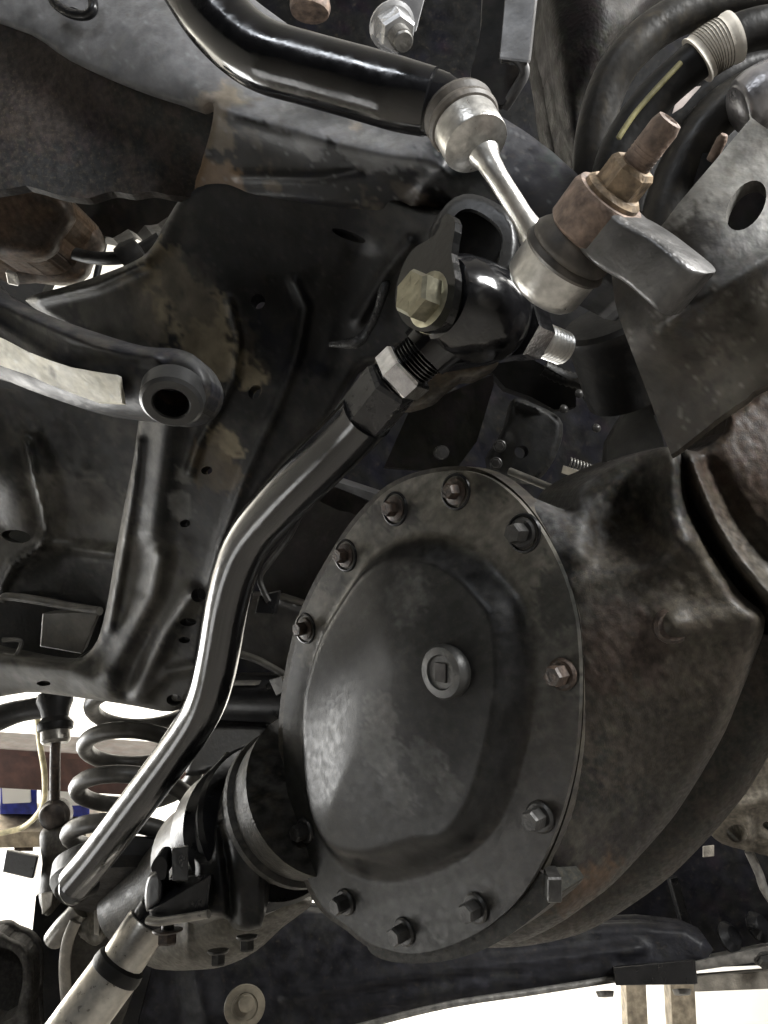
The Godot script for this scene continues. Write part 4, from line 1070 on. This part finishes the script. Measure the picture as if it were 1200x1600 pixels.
func build_sway() -> void:
	var s := thing("sway_bar", at(480, 105, 0.43), "thick gloss black stabiliser bar curving along the top of the frame", "stabiliser bar")
	var p := spline(deep([250, -120, 0.44, 300, -30, 0.435, 348, 38, 0.43, 405, 84, 0.425, 480, 108, 0.42, 560, 130, 0.415, 630, 150, 0.41, 672, 160, 0.408]), 7)
	put("bar_tube", tube(p, radii([0.0185, 0.0185, 0.018, 0.0175, 0.0175, 0.0165], p.size()), 32), M.gloss, s)
	var q := spline(deep([640, 153, 0.41, 672, 160, 0.408, 700, 164, 0.407, 725, 160, 0.407, 738, 150, 0.408]), 5)
	put("flattened_end", tube(q, radii([0.0165, 0.0165, 0.0155, 0.0125, 0.006], q.size()), 28, 0.7, cam_basis.y), M.gloss, s)
	# link: two ball sockets joined by a rod
	var t := thing("stabiliser_link", at(852, 460, 0.4), "silver stabiliser link with two ball sockets and dusty rubber boots, close to the joint", "stabiliser link")
	var a := at(712, 170, 0.405)
	var ua := (at(765, 262, 0.385) - a).normalized()
	put("boot", lathe(v2s([0, 0.0, 0.0145, 0.0, 0.0178, 0.002, 0.0186, 0.0045, 0.0172, 0.0068, 0.0168, 0.0074, 0.0182, 0.0092, 0.0186, 0.0115, 0.0176, 0.0135, 0.0165, 0.014, 0.0165, 0.018, 0, 0.018]), frame_at(a, a + ua), 48), M.boot, t)
	put("upper_socket", lathe(v2s([0, 0.013, 0.0155, 0.013, 0.0166, 0.0142, 0.0166, 0.0272, 0.0162, 0.0282, 0.0155, 0.0284, 0.0142, 0.0288, 0.0095, 0.0305, 0, 0.031]), frame_at(a, a + ua), 48), M.zinc, t)
	var r := deep([756, 240, 0.39, 766, 258, 0.388, 782, 284, 0.387, 812, 332, 0.39, 832, 366, 0.393, 842, 388, 0.395])
	put("rod", tube(spline(r, 5), radii([0.0078, 0.0058, 0.0052, 0.0054, 0.007, 0.0085], 26), 24), M.zinc, t)
	# lower socket, boot, arm eye, nut and stud share one axis
	var b := at(848, 446, 0.398)
	var ub := (at(1022, 220, 0.345) - b).normalized()
	var fb := frame_at(b, b + ub)
	put("lower_socket", lathe(v2s([0, -0.006, 0.012, -0.0055, 0.0175, -0.003, 0.0200, 0.0, 0.0205, 0.003, 0.0205, 0.0165, 0, 0.0165]), fb, 48), M.zinc, t)
	put("boot", lathe(v2s([0, 0.016, 0.0213, 0.0165, 0.0222, 0.0182, 0.0214, 0.02, 0.0202, 0.021, 0.021, 0.0225, 0.021, 0.0245, 0.0195, 0.027, 0.0172, 0.030, 0.015, 0.033, 0.0135, 0.036, 0, 0.036]), fb, 48), M.boot, t)
	put("stud", thread(0.0068, 0.058, 0.079, 0.002, fb), M.rust, t)
	put("stud_tip", lathe(v2s([0, 0.06, 0.0066, 0.06, 0.0066, 0.087, 0.0056, 0.0905, 0.0035, 0.091, 0.0028, 0.0898, 0, 0.0896]), fb, 24), M.rust, t)
	put("flange_nut", hex_bolt(0.0112, 0.0125, 0.0142, 0.004, frame_at(b + ub * 0.0525, b + ub, 0.2)), M.rust_nut, t)
	# forged arm the stud passes through
	var g := thing("link_bracket", at(1070, 440, 0.36), "worn steel arm with a rusty eye, bolted to the grey axle bracket", "bracket arm")
	put("rusty_eye", lathe(v2s([0, 0.031, 0.0165, 0.031, 0.0185, 0.033, 0.0185, 0.0495, 0.017, 0.0525, 0, 0.0525]), fb, 44), M.rust, g)
	var e0 := b + ub * 0.041
	var arm := spline(PackedVector3Array([e0 + cam_basis.x * 0.006 - cam_basis.y * 0.006, at(972, 378, 0.367), at(1012, 402, 0.362), at(1050, 432, 0.356), at(1082, 460, 0.352)]), 6)
	put("forged_arm", ribbon(arm, radii([0.0165, 0.0155, 0.0145, 0.0145, 0.0150], arm.size()), 0.0115, ub), M.arm_worn, g)

# bar of rounded rectangular section; side is the way its top face looks
func ribbon(path: PackedVector3Array, half, thick: float, side: Vector3, far_round := true) -> ArrayMesh:
	var st := tool()
	var n := path.size()
	var rings := []
	var shape := []
	var ez := 0.25
	for c in [[1, 1], [-1, 1], [-1, -1], [1, -1]]:
		for k in 5:
			var t := PI / 2 * k / 4.0
			var o := Vector2(cos(t), sin(t)) if c[0] * c[1] > 0 else Vector2(sin(t), cos(t))
			shape.append(Vector2(c[0] * (1.0 - ez + ez * o.x), c[1] * (1.0 - ez + ez * o.y)))
	for i in n:
		var y := (path[mini(i + 1, n - 1)] - path[maxi(i - 1, 0)]).normalized()
		var x := (side - y * side.dot(y)).normalized()
		var z := x.cross(y)
		var h: float = half if half is float else half[i]
		if far_round and i > n - 5:
			var q := float(i - (n - 5)) / 4.0
			h *= sqrt(maxf(0.05, 1.0 - q * q * 0.85))
		var loop := PackedVector3Array()
		for s in shape:
			loop.append(path[i] + x * (s.x * thick) + z * (s.y * h))
		rings.append(loop)
	var m: int = shape.size()
	for i in n - 1:
		for k in m:
			st.set_smooth_group(1)
			quad(st, rings[i][k], rings[i + 1][k], rings[i + 1][(k + 1) % m], rings[i][(k + 1) % m])
	for e in [0, n - 1]:
		var c := Vector3.ZERO
		for v in rings[e]:
			c += v / float(m)
		for k in m:
			st.set_smooth_group(2)
			tri(st, c, rings[e][k if e == 0 else (k + 1) % m], rings[e][(k + 1) % m if e == 0 else k])
	return done(st)
func build_far_side() -> void:
	# far coil spring
	var s := thing("coil_spring", at(205, 1330, 0.97), "worn coil spring standing at the far end of the axle against the bright wall", "coil spring", "front coil springs")
	var c0 := at(202, 1335, 0.93)
	var c1 := at(236, 1050, 1.1)
	var ax := (c1 - c0).normalized()
	var x := ax.cross(cam_basis.z).normalized()
	var z := x.cross(ax)
	var hp := PackedVector3Array()
	for i in 130:
		var u := i / 129.0
		var a := TAU * (u * 4.4) + 0.4
		hp.append(c0.lerp(c1, u) + (x * cos(a) + z * sin(a)) * 0.07)
	put("coil", tube(hp, 0.0102, 16), M.spring_far, s)
	put("lower_seat", lathe(v2s([0, -0.03, 0.075, -0.03, 0.082, -0.02, 0.082, -0.002, 0.074, 0.004, 0, 0.004]), frame_at(c0 - ax * 0.012, c0 + ax), 40), M.rubber, s)
	# far stabiliser link
	var l := thing("stabiliser_link", at(84, 1280, 1.05), "dark stabiliser link with a short rod, hanging in front of the bright wall", "stabiliser link")
	var t0 := at(86, 1096, 1.08)
	var t1 := at(87, 1160, 1.06)
	put("boot", lathe(v2s([0, -0.01, 0.022, -0.01, 0.024, 0.0, 0.019, 0.012, 0.017, 0.022, 0.0235, 0.03, 0.0225, 0.038, 0.018, 0.04, 0, 0.04]), frame_at(t0, t1), 28), M.rubber, l)
	put("upper_socket", lathe(v2s([0, 0.036, 0.0185, 0.036, 0.019, 0.052, 0.016, 0.056, 0, 0.056]), frame_at(t0, t1), 28), M.far_metal, l)
	put("rod", tube(spline(deep([87, 1150, 1.06, 86, 1200, 1.055, 86, 1262, 1.05]), 4), 0.0066, 14), M.rust_bolt, l)
	var e := at(85, 1274, 1.045)
	put("lower_socket", lathe(v2s([0, 0.012, 0.012, 0.012, 0.0165, 0.009, 0.0185, 0.002, 0.0205, 0.0, 0.0205, -0.012, 0.017, -0.02, 0, -0.02]), frame_at(e, e + way(0.05, 0.1, 1)), 30), M.rust_dark, l)
	var b := thing("sway_bar_end", at(20, 1115, 1.1), "black end of the stabiliser bar reaching the far link from the frame edge", "stabiliser bar")
	put("bar_tube", tube(spline(deep([-80, 1160, 1.12, -20, 1130, 1.115, 20, 1114, 1.11, 60, 1106, 1.1, 98, 1100, 1.09]), 5), radii([0.021, 0.0175, 0.015, 0.016], 21), 18), M.rubber, b)
	# knuckle, caliper bracket and arm at the far wheel
	var k := thing("link_bracket", at(80, 1420, 1.02), "dark axle bracket below the far link with a worn bright corner", "bracket")
	var kf := field([80, 1300, 1.03, 70, 1420, 1.0, 100, 1380, 1.0])
	put("web", sheet(round_line(flat([66, 1296, 104, 1294, 112, 1330, 106, 1390, 92, 1400, 84, 1424, 70, 1430, 60, 1398, 66, 1350, 62, 1320]), 3), [], by_depth(kf, 8.0, 0.012), -cam_basis.z * 0.03, 5.0, painter([0.035, 0.032, 0.028], [0.07, 0.062, 0.05]), true), M.cast, k)
	put("worn_corner", block(deep([63, 1396, 0.99, 66, 1430, 0.99, 80, 1416, 0.985, 84, 1392, 0.985, 63, 1396, 1.01, 66, 1430, 1.01, 80, 1416, 1.0, 84, 1392, 1.0]), 0.15), M.pale, k)
	put("pinch_lug", block(deep([8, 1328, 1.02, 2, 1362, 1.02, 52, 1374, 1.0, 60, 1338, 1.0, 12, 1326, 1.07, 8, 1358, 1.07, 56, 1368, 1.05, 62, 1336, 1.05]), 0.1), M.darker, k)
	var ca := thing("lower_arm", at(30, 1540, 0.98), "dusty dark arm with a big oval opening in the lower corner", "arm")
	var af := field([0, 1460, 1.0, 50, 1520, 0.97, 20, 1600, 0.95])
	put("pressing", sheet(round_line(flat([-60, 1470, -20, 1458, 0, 1456, 14, 1464, 36, 1474, 50, 1494, 53, 1530, 50, 1570, 44, 1640, -60, 1640]), 3), [round_line(flat([-30, 1484, 0, 1480, 22, 1488, 34, 1506, 36, 1530, 30, 1560, 20, 1590, -30, 1600]), 2)], by_depth(af, 9.0, 0.012), -cam_basis.z * 0.03, 5.0, painter([0.085, 0.082, 0.075], [0.05, 0.047, 0.042]), true), M.cast, ca)
	put("inner_web", sheet(flat([-60, 1470, 40, 1480, 46, 1560, 30, 1640, -60, 1640]), [], by_depth(field([0, 1500, 1.03, 40, 1540, 1.01, 0, 1600, 1.0])), -cam_basis.z * 0.01, 10.0, painter([0.045, 0.042, 0.038], [0.06, 0.055, 0.05])), M.cast, ca)
	var kn := thing("steering_knuckle", at(150, 1480, 0.95), "pale worn steering knuckle behind the end of the track bar", "steering knuckle")
	var nf := field([120, 1500, 0.96, 160, 1440, 0.94, 130, 1380, 0.97, 110, 1560, 0.95])
	put("casting", sheet(round_line(flat([130, 1380, 152, 1366, 166, 1382, 160, 1430, 166, 1462, 150, 1478, 132, 1470, 116, 1458, 124, 1420]), 3), [], by_depth(nf, 9.0, 0.02), -cam_basis.z * 0.04, 5.0, painter([0.25, 0.235, 0.2], [0.12, 0.11, 0.09]), true), M.cast, kn)
	put("fin", block(deep([147, 1400, 0.935, 147, 1460, 0.93, 155, 1462, 0.93, 158, 1398, 0.935, 149, 1398, 0.96, 149, 1460, 0.955, 156, 1462, 0.955, 159, 1398, 0.96]), 0.1), M.far_metal, kn)
	put("tie_rod_end", tube(spline(deep([126, 1420, 0.96, 100, 1448, 0.96, 84, 1468, 0.965]), 4), 0.0125, 16), M.far_metal, kn)
	put("dust_shield_rim", tube(spline(deep([118, 1440, 0.945, 106, 1470, 0.942, 101, 1510, 0.94, 104, 1560, 0.938, 112, 1610, 0.936]), 5), 0.007, 12, 0.5), M.pale, kn)
	put("shield_dish", sheet(round_line(flat([120, 1445, 190, 1440, 210, 1500, 190, 1600, 112, 1610, 104, 1560, 102, 1510, 107, 1470]), 2), [], by_depth(field([110, 1500, 0.965, 180, 1480, 0.99, 150, 1600, 0.98])), -cam_basis.z * 0.01, 8.0, painter([0.05, 0.045, 0.038], [0.07, 0.065, 0.055])), M.cast, kn)
	dark_sheet("far_wheel_liner", [56, 1400, 110, 1380, 300, 1290, 420, 1240, 420, 1460, 240, 1500, 200, 1660, 50, 1660, 46, 1500], [60, 1500, 1.08, 300, 1300, 1.12, 300, 1500, 1.1, 100, 1400, 1.1], "black wheel arch liner behind the far knuckle", "wheel liner", [0.012, 0.012, 0.014])
	# steering damper
	var d := thing("steering_damper", at(120, 1600, 0.72), "pale metal steering damper cylinder with a black ring round its middle", "steering damper")
	var p0 := at(66, 1675, 0.715)
	var p1 := at(183, 1515, 0.735)
	var p2 := at(232, 1440, 0.748)
	put("outer_cylinder", lathe(v2s([0, -0.02, 0.0238, -0.02, 0.0238, (p1 - p0).length() - 0.004, 0.022, (p1 - p0).length(), 0, (p1 - p0).length()]), frame_at(p0, p1), 44), M.ball_steel, d)
	var q := (p2 - p1).normalized()
	put("seal_ring", lathe(v2s([0.0, -0.004, 0.0242, -0.004, 0.0248, 0.0, 0.0236, 0.007, 0.021, 0.0095, 0.0, 0.0095]), frame_at(p1, p2), 44), M.rubber, d)
	var L := (p2 - p1).length()
	put("shaft_tube", lathe(v2s([0.0, 0.0, 0.0205, 0.0, 0.0205, L - 0.002, 0.0195, L, 0.0165, L, 0.016, L - 0.02, 0.0, L - 0.02]), frame_at(p1, p2), 16), M.ball_steel, d)
	put("dark_bore", lathe(v2s([0.0, L - 0.006, 0.0168, L - 0.006, 0.0168, L + 0.012, 0.013, L + 0.016, 0, L + 0.016]), frame_at(p1, p2), 30), M.darker, d)
	# axle bracket that clamps it
	var g := thing("damper_bracket", at(300, 1450, 0.70), "black box bracket and saddle round the axle tube, holding the pale damper", "bracket")
	put("box_body", block(deep([232, 1424, 0.665, 236, 1440, 0.665, 322, 1432, 0.65, 330, 1366, 0.65, 238, 1376, 0.70, 240, 1432, 0.70, 326, 1424, 0.68, 334, 1362, 0.68]), 0.08), M.darker, g)
	put("upright", block(deep([268, 1326, 0.655, 269, 1376, 0.655, 294, 1376, 0.65, 294, 1322, 0.65, 268, 1324, 0.68, 269, 1374, 0.68, 294, 1374, 0.665, 294, 1320, 0.665]), 0.06), M.darker, g)
	put("hook_plate", sheet(round_line(flat([236, 1354, 244, 1340, 256, 1340, 261, 1352, 258, 1372, 247, 1374, 244, 1362, 238, 1362]), 3), [], by_depth(field([240, 1350, 0.655, 260, 1350, 0.655, 250, 1380, 0.655])), -cam_basis.z * 0.02, 4.0, plain([0.05, 0.05, 0.05])), M.darker, g)
	put("side_plate", sheet(round_line(flat([229, 1376, 236, 1366, 252, 1366, 254, 1398, 250, 1412, 240, 1420, 229, 1424, 226, 1400]), 2), [], by_depth(field([230, 1380, 0.665, 250, 1380, 0.66, 240, 1420, 0.665]), 4.0, 0.006), -cam_basis.z * 0.02, 3.0, plain([0.016, 0.016, 0.016]), true), M.darker, g)
	put("bottom_lip", tube(spline(deep([231, 1438, 0.66, 250, 1440, 0.655, 290, 1434, 0.65, 326, 1428, 0.645]), 5), 0.0035, 10), M.far_metal, g)
	for v in 3:
		var bx: float = [262.0, 341.0, 386.0][v]
		var by: float = [1452.0, 1484.0, 1462.0][v]
		var h := at(bx, by, 0.70)
		var bt := put("bolt", hex_bolt(0.0066 if v else 0.0088, 0.009, 0.0092 if v else 0.013, 0.003, frame_at(h, h + way(0.05, -0.95, 0.3), 0.3)), M.bolt if v else M.rust_bolt, g)
		if v == 0:
			bt.set_meta("label", "rusty flanged bracket bolt hanging down")
			put("bolt_shank", lathe(v2s([0, -0.02, 0.0055, -0.02, 0.0055, 0.001, 0, 0.001]), frame_at(h, h + way(0.05, -0.95, 0.3)), 16), M.bolt, g)
	var la := at(500, 1235, 0.68)
	var ld := (at(205, 1420, 0.95) - la).normalized()
	put("saddle", lathe(v2s([0.05, 0.082, 0.07, 0.082, 0.073, 0.087, 0.066, 0.1, 0.064, 0.112, 0.071, 0.122, 0.071, 0.15, 0.06, 0.155, 0.05, 0.155]), frame_at(la, la + ld), 56), M.darker, g)
	put("saddle_shell", lathe(v2s([0.046, 0.155, 0.06, 0.155, 0.06, 0.225, 0.046, 0.225]), frame_at(la, la + ld), 48), M.dusty, g)
	var gf := field([340, 1190, 0.79, 300, 1270, 0.83, 350, 1240, 0.80])
	put("gusset", sheet(round_line(flat([337, 1196, 348, 1184, 356, 1190, 355, 1214, 345, 1232, 320, 1260, 296, 1280, 286, 1270, 300, 1236]), 3), [ring(309, 1231, 11, 14, 0.4)], by_depth(gf, 6.0, 0.008), -cam_basis.z * 0.02, 4.0, painter([0.06, 0.057, 0.05], [0.035, 0.033, 0.03]), true), M.cast, g)
	put("front_web", sheet(round_line(flat([256, 1388, 304, 1376, 304, 1342, 328, 1342, 334, 1300, 350, 1240, 390, 1240, 398, 1300, 404, 1340, 413, 1400, 408, 1450, 366, 1452, 356, 1438, 320, 1428, 262, 1432, 240, 1440, 232, 1434, 248, 1412]), 2), [], by_depth(field([330, 1320, 0.68, 400, 1340, 0.655, 400, 1450, 0.655, 260, 1430, 0.665, 350, 1240, 0.69]), 7.0, 0.012, [[flat([345, 1290, 356, 1360, 360, 1400, 364, 1450]), 6.0, -0.014]]), -cam_basis.z * 0.03, 5.0, painter([0.014, 0.014, 0.014], [0.03, 0.028, 0.025]), true), M.frame, g)
	# yoke forging at the tube's end
	var y := thing("axle_yoke", at(310, 1514, 0.9), "pale rounded axle yoke forging below the black damper bracket", "axle yoke")
	var yf := field([300, 1500, 0.80, 240, 1480, 0.84, 400, 1480, 0.77, 330, 1420, 0.77, 470, 1410, 0.75, 210, 1400, 0.87])
	put("forging", sheet(round_line(flat([186, 1420, 205, 1370, 250, 1330, 320, 1330, 400, 1380, 490, 1404, 440, 1450, 400, 1486, 350, 1510, 300, 1516, 262, 1516, 232, 1510, 200, 1480]), 3), [], by_depth(yf, 40.0, 0.05, [[flat([292, 1440, 296, 1500]), 5.0, 0.008], [flat([300, 1490, 360, 1478, 420, 1450]), 12.0, -0.008]]), -cam_basis.z * 0.06, 6.0, painter([0.13, 0.122, 0.105], [0.08, 0.074, 0.062], 0.35, 18.0), true), M.cast, y)
	put("rim", tube(spline(deep([194, 1440, 0.9, 184, 1410, 0.9, 188, 1376, 0.905, 206, 1346, 0.91, 236, 1320, 0.915, 262, 1300, 0.92]), 5), 0.009, 12), M.dusty, y)

func build_engine_bay() -> void:
	# rusty pan and dark lines at the upper opening
	var rp := thing("rusty_pan", at(40, 405, 0.72), "brown rusted pan end at the frame edge below the dark sheet", "pan")
	put("pan", sheet(round_line(flat([-60, 260, 40, 285, 100, 300, 120, 340, 100, 372, 90, 395, 60, 410, 0, 405, -60, 395]), 3), [], by_depth(field([-40, 300, 0.7, 80, 320, 0.72, 40, 400, 0.74]), 22.0, 0.03), -cam_basis.z * 0.08, 7.0, painter([0.085, 0.055, 0.036], [0.055, 0.046, 0.038], 0.35, 18.0), true), M.cast, rp)
	var bh := thing("bracket_strip", at(170, 320, 0.8), "black ragged bracket bridging the bright gap above the cross member", "bracket")
	put("plate", sheet(round_line(flat([90, 290, 290, 290, 286, 318, 246, 350, 226, 352, 214, 366, 200, 358, 176, 372, 150, 366, 120, 384, 100, 376]), 2), [], by_depth(field([100, 300, 0.82, 280, 300, 0.78, 200, 380, 0.82])), -cam_basis.z * 0.03, 8.0, painter([0.014, 0.013, 0.012], [0.024, 0.02, 0.017])), M.frame, bh)
	var hz := thing("breather_hose", at(150, 400, 0.8), "thin black hose sagging across the bright gap above the cross member", "hose")
	put("hose_line", tube(spline(deep([94, 350, 0.8, 100, 385, 0.8, 130, 400, 0.8, 170, 404, 0.79, 205, 398, 0.79, 250, 372, 0.79]), 6), 0.0065, 14), M.rubber, hz)
	put("hose_end", lathe(v2s([0, 0, 0.013, 0, 0.015, 0.008, 0.012, 0.022, 0, 0.024]), frame_at(at(190, 408, 0.785), at(232, 380, 0.785)), 16), M.rubber, hz)
	for k in 2:
		var x: float = [150.0, 232.0][k]
		var o := put("gap_rod", tube(PackedVector3Array([at(x - 4, 452, 0.95), at(x + 22, 340, 0.95)]), 0.006 if k else 0.004, 10), M.darker)
		tag(o, ["thin dark rod crossing the middle of the bright gap", "thicker dark rod at the far corner of the bright gap, next to the cross member"][k], "rod")
	var cl := thing("chrome_clip", at(18, 432, 0.66), "small shiny crumpled metal clip above the forged arm", "clip")
	put("clip_body", block(deep([8, 424, 0.67, 12, 444, 0.67, 30, 448, 0.66, 24, 430, 0.66, 10, 420, 0.69, 14, 440, 0.69, 32, 444, 0.68, 26, 426, 0.68]), 0.2), M.steel, cl)
	dark_sheet("transmission_case", [-80, 380, 60, 395, 90, 400, 60, 470, 40, 490, 90, 560, 230, 640, 230, 700, -80, 700], [0, 420, 0.88, 60, 440, 0.88, 100, 600, 0.95], "black gearbox case behind the forged arm", "gearbox case", [0.013, 0.013, 0.013])
	# rusty edge under the bracket
	var re := thing("rusty_flange", at(700, 600, 0.6), "rust-brown curved flange edge right under the track bar bracket", "flange")
	put("edge", sheet(round_line(flat([632, 638, 650, 600, 664, 575, 700, 566, 740, 564, 770, 558, 778, 570, 745, 590, 722, 592, 696, 612, 676, 628]), 3), [], by_depth(field([640, 630, 0.60, 700, 590, 0.58, 770, 565, 0.57]), 8.0, 0.012), -cam_basis.z * 0.025, 5.0, painter([0.075, 0.058, 0.036], [0.04, 0.033, 0.026], 0.35, 26.0), true), M.cast, re)
	dark_sheet("dark_panel", [640, 640, 700, 614, 770, 585, 772, 600, 745, 690, 715, 730, 660, 735, 600, 730], [650, 650, 0.72, 760, 600, 0.7, 680, 730, 0.74], "dark flat panel under the rusty flange", "panel", [0.017, 0.016, 0.015], 0.02, null, 9.0)
	var mb := at(690, 707, 0.7)
	var mbo := put("round_head_bolt", lathe(v2s([0, -0.01, 0.0062, -0.01, 0.0062, 0.004, 0.0055, 0.0062, 0, 0.0068]), frame_at(mb, mb + way(0.05, -0.05, 1)), 22), M.bolt)
	tag(mbo, "single round-headed bolt on the dark panel above the differential cover", "bolt")
	# engine mount plate
	var ep := thing("mount_plate", at(815, 740, 0.7), "grey rounded mount plate with one round hole, above the differential", "mount plate")
	put("plate", sheet(round_line(flat([800, 630, 808, 622, 842, 634, 866, 646, 879, 662, 877, 690, 866, 718, 850, 742, 830, 756, 800, 750, 772, 742, 762, 715, 778, 690, 792, 660]), 2), [ring(815, 706, 11, 10)], by_depth(field([800, 640, 0.70, 870, 660, 0.69, 810, 740, 0.70, 760, 720, 0.72]), 7.0, 0.012, [[flat([798, 640, 806, 626, 842, 638]), 4.0, 0.006], [flat([790, 690, 776, 740]), 12.0, -0.006]]), -cam_basis.z * 0.02, 5.0, painter([0.042, 0.042, 0.04], [0.03, 0.03, 0.029], 0.4, 20.0), true), M.frame, ep)
	for k in 2:
		var c := at([781.0, 775.0][k], [697.0, 724.0][k], 0.69)
		put("bolt", hex_bolt(0.004, 0.005, 0.0055, 0.0015, frame_at(c, c + way(-0.2, -0.1, 1))), M.bolt, ep)
	dark_sheet("cross_strap", [758, 570, 830, 560, 900, 600, 900, 636, 866, 640, 830, 620, 790, 606], [760, 580, 0.72, 890, 610, 0.7, 830, 620, 0.72], "flat dark mount arm crossing above the grey mount plate", "mount arm", [0.018, 0.018, 0.018], 0.02, null, 8.0)
	# little brackets, clips and label
	var hr := thing("wiring_harness", at(930, 600, 0.7), "black ribbed wiring conduit with small shiny clips near the rubber bushing", "wiring harness")
	var hp := spline(deep([850, 575, 0.7, 880, 590, 0.7, 915, 600, 0.695, 950, 622, 0.695, 975, 632, 0.7]), 8)
	var hr_r := PackedFloat32Array()
	for i in hp.size():
		hr_r.append(0.0062 if i % 2 else 0.0072)
	put("conduit", tube(hp, hr_r, 14), M.rubber, hr)
	for q in [[904, 616], [917, 622], [931, 670], [880, 640]]:
		var c := at(q[0], q[1], 0.69)
		put("clip", lathe(v2s([0, 0, 0.0035, 0, 0.004, 0.002, 0.002, 0.004, 0, 0.0045]), frame_at(c, c + way(0.2, 0.3, 1)), 12), M.bolt, hr)
	var lb := thing("small_label", at(898, 738, 0.74), "small beige label with a tiny coil spring above it", "label")
	put("label_plate", block(deep([880, 727, 0.74, 877, 739, 0.74, 905, 748, 0.74, 911, 737, 0.74, 880, 727, 0.744, 877, 739, 0.744, 905, 748, 0.744, 911, 737, 0.744]), 0.05), M.clip, lb)
	var cp := PackedVector3Array()
	for i in 84:
		var u := i / 83.0
		cp.append(at(890 + 34 * u, 722 + 12 * u, 0.745) + (way(0.33, 0.94, 0) * cos(u * TAU * 7) + cam_basis.z * sin(u * TAU * 7)) * 0.0042)
	put("tiny_coil", tube(cp, 0.0009, 6), M.steel, lb)
	var rd := put("shiny_rod", tube(deep([796, 736, 0.66, 892, 775, 0.63]), 0.0032, 12), M.far_metal)
	tag(rd, "thin shiny rod running behind the top of the differential cover", "rod")
	var st := put("grey_strip", block(deep([518, 750, 0.76, 516, 758, 0.76, 592, 788, 0.74, 600, 776, 0.74, 528, 744, 0.79, 526, 752, 0.79, 600, 780, 0.77, 606, 770, 0.77]), 0.05), M.channel)
	tag(st, "grey flat metal strip between the track bar and the differential cover", "strip")
	dark_sheet("strip_bracket", [492, 772, 520, 758, 590, 790, 570, 812, 545, 800, 530, 798, 500, 784], [500, 775, 0.78, 580, 800, 0.76, 540, 800, 0.77], "dark bracket below the grey flat strip", "bracket", [0.024, 0.022, 0.02], 0.01, null, 8.0)
	# oil pan and pipe beside the track bar
	var op := thing("oil_pan", at(430, 1060, 0.86), "dusty grey oil pan showing between the track bar and the differential cover", "oil pan")
	var of := field([380, 930, 0.9, 480, 950, 0.86, 440, 1050, 0.88, 380, 1020, 0.9])
	put("pan", sheet(flat([360, 930, 436, 932, 482, 946, 500, 1000, 470, 1080, 450, 1066, 420, 1040, 370, 1022, 350, 1016]), [], by_depth(of, 5.0, 0.01, [[flat([436, 934, 480, 948]), 5.0, 0.008]]), -cam_basis.z * 0.05, 5.0, painter([0.075, 0.07, 0.06], [0.05, 0.046, 0.04], 0.4, 16.0), true), M.frame, op)
	put("pan_flange", tube(spline(deep([368, 1020, 0.875, 400, 1030, 0.87, 430, 1046, 0.865, 452, 1060, 0.86]), 4), 0.0042, 8), M.dusty, op)
	dark_sheet("upper_pan", [420, 800, 500, 760, 560, 800, 540, 860, 500, 940, 440, 940, 410, 930, 412, 870], [430, 850, 0.93, 540, 800, 0.88, 480, 930, 0.9], "dark pan wall above the dusty oil pan", "panel", [0.02, 0.019, 0.018], 0.02, null, 9.0)
	var wr := thing("wire_loom", at(412, 900, 0.8), "thin grey wire bending down beside the track bar", "wire")
	put("wire", tube(spline(deep([474, 792, 0.82, 452, 838, 0.81, 420, 880, 0.8, 406, 902, 0.8, 412, 924, 0.8, 420, 940, 0.8]), 5), 0.0032, 8), M.bolt, wr)
	put("connector", block(deep([404, 930, 0.8, 398, 958, 0.8, 428, 960, 0.8, 438, 922, 0.8, 408, 930, 0.83, 402, 958, 0.83, 432, 960, 0.83, 440, 922, 0.83]), 0.1), M.darker, wr)
	var xt := thing("cross_tube", at(400, 1100, 0.85), "black cross tube passing behind the track bar with a lit underside", "tube")
	put("pipe", tube(deep([300, 1086, 0.92, 470, 1094, 0.86]), 0.026, 30), M.darker, xt)
	put("pipe_flange", bar(at(356, 1061, 0.9), at(420, 1060, 0.88), 0.0035, 0.05, 0.1), M.far_metal, xt)
	put("pipe_tab", block(deep([420, 1062, 0.84, 432, 1088, 0.84, 446, 1080, 0.83, 440, 1056, 0.83, 424, 1062, 0.86, 436, 1088, 0.86, 450, 1080, 0.85, 444, 1056, 0.85]), 0.1), M.dusty, xt)
	var dn := thing("drop_bracket", at(390, 1180, 0.88), "black bracket hanging below the cross tube in front of the bright gap", "bracket")
	put("plate", sheet(round_line(flat([330, 1130, 418, 1134, 416, 1152, 410, 1160, 404, 1196, 380, 1206, 330, 1206, 290, 1212, 300, 1150]), 2), [], by_depth(field([340, 1140, 0.9, 410, 1140, 0.87, 380, 1200, 0.88]), 5.0, 0.01), -cam_basis.z * 0.03, 6.0, plain([0.013, 0.013, 0.013]), true), M.darker_paint, dn)
	# pad cylinder and plate next to the bracket
	var ru := thing("rubber_bushing", at(940, 540, 0.55), "dark round rubber bushing half hidden behind the bracket plate", "bushing")
	put("bushing", lathe(v2s([0, 0.03, 0.028, 0.03, 0.031, 0.027, 0.031, 0.02, 0.0285, 0.016, 0.0285, -0.03, 0, -0.03]), frame_at(at(962, 560, 0.56), at(934, 470, 0.54)), 40), M.rubber, ru)
	dark_sheet("grey_gusset", [987, 632, 1020, 646, 1034, 680, 1040, 706, 960, 742, 946, 738, 950, 690, 965, 664], [990, 640, 0.58, 1030, 700, 0.54, 950, 730, 0.58], "flat dark grey gusset between the bracket plate's tip and the differential casting", "gusset", [0.036, 0.036, 0.036], 0.012, null, 8.0)
	dark_sheet("bushing_bracket", [900, 590, 990, 580, 1016, 616, 1024, 650, 985, 634, 940, 610], [900, 600, 0.62, 1010, 610, 0.58, 950, 600, 0.6], "black bracket tongue under the rubber bushing", "bracket", [0.016, 0.016, 0.016], 0.012, null, 8.0)
